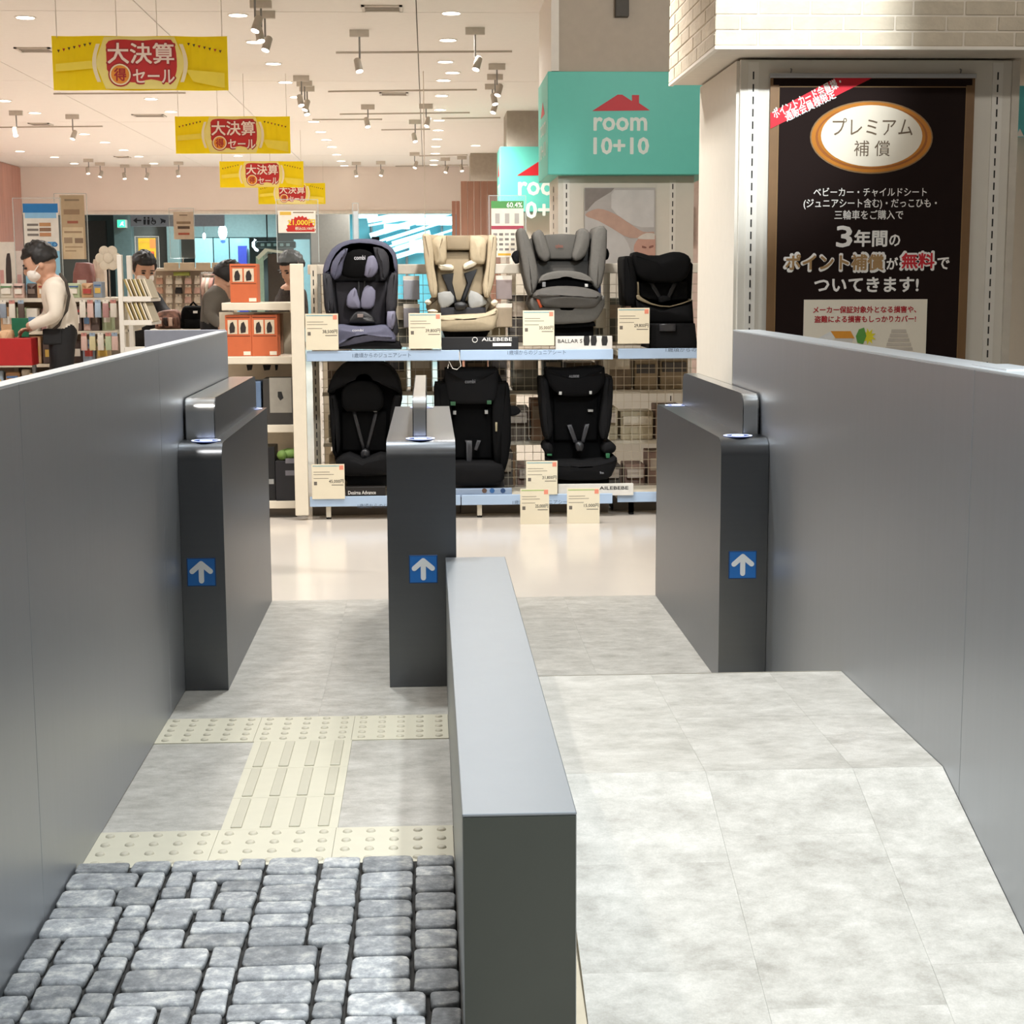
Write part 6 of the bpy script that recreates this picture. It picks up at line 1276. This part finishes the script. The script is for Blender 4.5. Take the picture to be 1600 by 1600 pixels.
# clothes rail
cr_ = thing('clothes_rail', 'clothes rail of small pastel garments beside the grey-coated person', 'rail', (at(335, 440, y=12.9).x, 12.9, 0)); a, b = at(314, 428, y=12.9), at(356, 428, y=12.9)
obj('bar', MB().tube([(a.x, 12.9, a.z), (b.x, 12.9, a.z)], .012, 8), M_CHROME, cr_)
for xx in (a.x, b.x): obj('stand', MB().tube([(xx, 12.9, .012), (xx, 12.9, a.z)], .012, 8), M_CHROME, cr_); obj('foot', RB(xx-.02, xx+.02, 12.7, 13.1, .001, .02, r=.004), M_CHROME, cr_)
for k in range(6):
    cx = a.x+.032+k*.030; col = ['#d8b5a8', '#dccfc0', '#c9948a', '#2a2424', '#c9a79c', '#e2d8cc'][k]; nm = ['pink', 'ivory', 'rose', 'black', 'dusty pink', 'cream'][k]
    t = thing('garment', '%s small garment on the clothes rail' % nm, 'garment', (cx, 12.9, a.z-.3), 'garments on the clothes rail')
    mb = MB(); mb.smooth = True; mb.prismx([(12.78, a.z-.32-.02*(k % 3)), (13.02, a.z-.32-.02*(k % 3)), (13.0, a.z-.10), (13.06, a.z-.16), (13.08, a.z-.10), (12.97, a.z-.03), (12.83, a.z-.03), (12.72, a.z-.10), (12.74, a.z-.16), (12.80, a.z-.10)], cx-.013, cx+.013); obj('cloth', mb, mat(col, .85, var=.08), t); obj('hanger', MB().tube([(cx, 12.9, a.z-.035), (cx, 12.917, a.z-.012), (cx, 12.917, a.z+.008), (cx, 12.9, a.z+.0165), (cx, 12.886, a.z+.010)], .003, 6), M_GREYMET, t)
# backpack and patterned bag on a low counter in front of the peg rack
ct = thing('counter', 'low counter carrying the black backpack and a patterned bag', 'counter', (at(280, 520, y=12.2).x, 12.15, 0)); c0_, c1_ = at(236, 520, y=12.0).x, at(322, 520, y=12.0).x; zc = at(280, 514, y=12.0).z
obj('top', RB(c0_, c1_, 11.95, 12.34, zc-.03, zc, r=.004), M_FIX, ct); obj('body', B(c0_+.02, c1_-.02, 11.97, 12.32, .002, zc-.031), mat('#b9ad9a', .6), ct)
t = thing('backpack', 'black backpack with a white tag standing on the low counter', 'backpack', (at(301, 510, y=12.1).x, 12.1, zc)); q = pr(284, 477, 319, 514, 12.05); h_ = q[3]-q[1]
obj('body', MB().pillow(smooth_outline([(q[0], zc+.001), (q[2], zc+.001), (q[2]+.004, zc+h_*.6), (q[2]-.02, zc+h_*.95), (q[0]+.03, zc+h_*.97), (q[0]-.002, zc+h_*.6)], 3), 12.02, 12.16, .03, .02), K_BK, t); obj('pocket', MB().pillow(smooth_outline([(q[0]+.03, zc+.01), (q[2]-.03, zc+.01), (q[2]-.03, zc+h_*.4), (q[0]+.03, zc+h_*.4)], 2), 11.99, 12.03, .015, .006), K_BK2, t); obj('handle', MB().tube([((q[0]+q[2])/2-.03, 12.09, zc+h_*.93), ((q[0]+q[2])/2, 12.09, zc+h_*1.12), ((q[0]+q[2])/2+.03, 12.09, zc+h_*.93)], .008, 8), K_BK, t); obj('white_tag', B((q[0]+q[2])/2+.01, (q[0]+q[2])/2+.04, 11.995, 12.02, zc+h_*.66, zc+h_*.76), M_WTXT, t)
t = thing('patterned_bag', 'pink and black patterned bag on the low counter left of the backpack', 'bag', (at(262, 510, y=12.1).x, 12.1, zc)); q = pr(243, 484, 281, 514, 12.05); h_ = q[3]-q[1]
obj('body', MB().pillow(smooth_outline([(q[0], zc+.001), (q[2], zc+.001), (q[2]-.005, zc+h_*.7), (q[2]-.04, zc+h_), (q[0]+.03, zc+h_*.9), (q[0]+.002, zc+h_*.5)], 3), 12.02, 12.14, .025, .02), mat('#8f6a5d', .7, var=.7, scale=22), t)
for k in range(4): cx = q[0]+.03+k*.038; obj('pocket', MB().pillow(smooth_outline([(cx, zc+.02+.02*(k % 2)), (cx+.03, zc+.02), (cx+.028, zc+h_*.6), (cx+.002, zc+h_*.6)], 2), 11.98, 12.02, .008, .004), mat(['#c79a88', '#2a1e1b', '#d8b7a4', '#6b4a3c'][k], .7), t)
# larger goods crowding the top of the wide gondola
def topper(px0, py0, px1, py1, Y, zb, c, lab, cat, kind='card'):
    r = pr(px0, py0, px1, py1, Y); t = thing('display_item', lab, cat, ((r[0]+r[2])/2, Y, zb)); h = r[3]-zb
    if kind == 'card':
        obj('card', B(r[0], r[2], Y, Y+.01, zb+.0005, r[3]), mat(c, .6), t); obj('figure_print', MB().prism(smooth_outline([(r[0]+.5*(r[2]-r[0]), zb+.1*h), (r[0]+.8*(r[2]-r[0]), zb+.3*h), (r[0]+.75*(r[2]-r[0]), zb+.8*h), (r[0]+.55*(r[2]-r[0]), zb+.7*h)], 3), Y-.0015, Y), mat('#3a2f2c', .6), t); obj('stripe_print', B(r[0]+.1*(r[2]-r[0]), r[0]+.4*(r[2]-r[0]), Y-.0015, Y, zb+.2*h, zb+.5*h), mat('#cf9a94', .6), t)
    elif kind == 'roll':
        obj('pouch', MB().pillow(smooth_outline([(r[0], zb+.001), (r[2], zb+.001), (r[2]-.01, r[3]-.01), (r[0]+.03, r[3])], 3), Y, Y+.14, .02, .015), mat(c, .6, var=.15), t); obj('band', B(r[0]+.3*(r[2]-r[0]), r[0]+.75*(r[2]-r[0]), Y-.016, Y+.02, zb+.15*h, zb+.5*h), mat('#d8d2c8', .6), t)
    else:
        cx = (r[0]+r[2])/2; obj('post', MB().tube([(cx, Y, zb+.0005), (cx, Y, r[3]-.04)], .006, 8), M_CHROME, t)
        for k in range(7): a = k*2*math.pi/6; d = 0 if k == 6 else .055; obj('petal', MB().ell((cx+d*math.cos(a), Y-.01-(.01 if k == 6 else 0), r[3]-.08+d*math.sin(a)), .036, .012, .036), mat(c, .7), t)
topper(-6, 378, 22, 432, 11.30, 1.3, '#e1d8cc', 'white picture card with a black figure at the left edge on the gondola top', 'card')
topper(25, 392, 45, 432, 11.30, 1.3, '#d9c9c0', 'pale pink picture card behind the head of the white-shirted person', 'card')
topper(150, 385, 190, 430, 11.4, 1.3, '#e2d6c3', 'cream flower-shaped display piece on a post on the gondola top', 'decoration', 'flower')
topper(112, 410, 142, 440, 11.5, 1.3, '#8a5a55', 'dark red cloth bundle on the gondola top', 'cloth', 'roll')
topper(140, 405, 160, 440, 11.72, 1.3, '#d5c2b0', 'beige cloth bundle on the gondola top beside the flower piece', 'cloth', 'roll')
# packets hanging over the edge of the wide gondola shelves
HP = sorted(((128, 462, 1), (140, 462, 0), (152, 463, 3), (164, 462, 6), (176, 463, 1), (130, 505, 0), (143, 504, 8), (156, 505, 1), (168, 504, 5), (178, 505, 0), (4, 470, 7), (18, 471, 1), (32, 470, 9), (8, 508, 1), (24, 508, 3)), key=lambda q: (q[1] > 480, q[0]))
for k, (px, py, ci) in enumerate(HP):
    zz = 1.30 if py < 480 else 1.08; c = at(px, py, y=G1Y-.03); w = .021
    t = thing('hanging_pack', '%s packet, %s from the left hanging from the %s rail of the wide gondola' % (PC[ci][1], ORD[k if zz > 1.2 else k-8], 'upper' if zz > 1.2 else 'lower'), 'packet', (c.x, G1Y-.03, zz-.13), 'packets hanging from the gondola rails')
    obj('pack', MB().pillow(smooth_outline([(c.x-w, zz-.13), (c.x+w, zz-.13), (c.x+w*.9, zz-.035), (c.x-w*.9, zz-.035)], 2), G1Y-.034, G1Y-.014, .006, .005), mat(PC[ci][0], .5, var=.05), t)
    obj('header_card', B(c.x-w*.9, c.x+w*.9, G1Y-.026, G1Y-.023, zz-.036, zz-.012), mat(['#efe8db', '#c98a80', '#9fb2c6'][k % 3], .6), t); obj('hook', MB().tube([(c.x, G1Y-.034, zz-.017), (c.x, G1Y-.0065, zz-.015)], .003, 6), M_GREYMET, t)
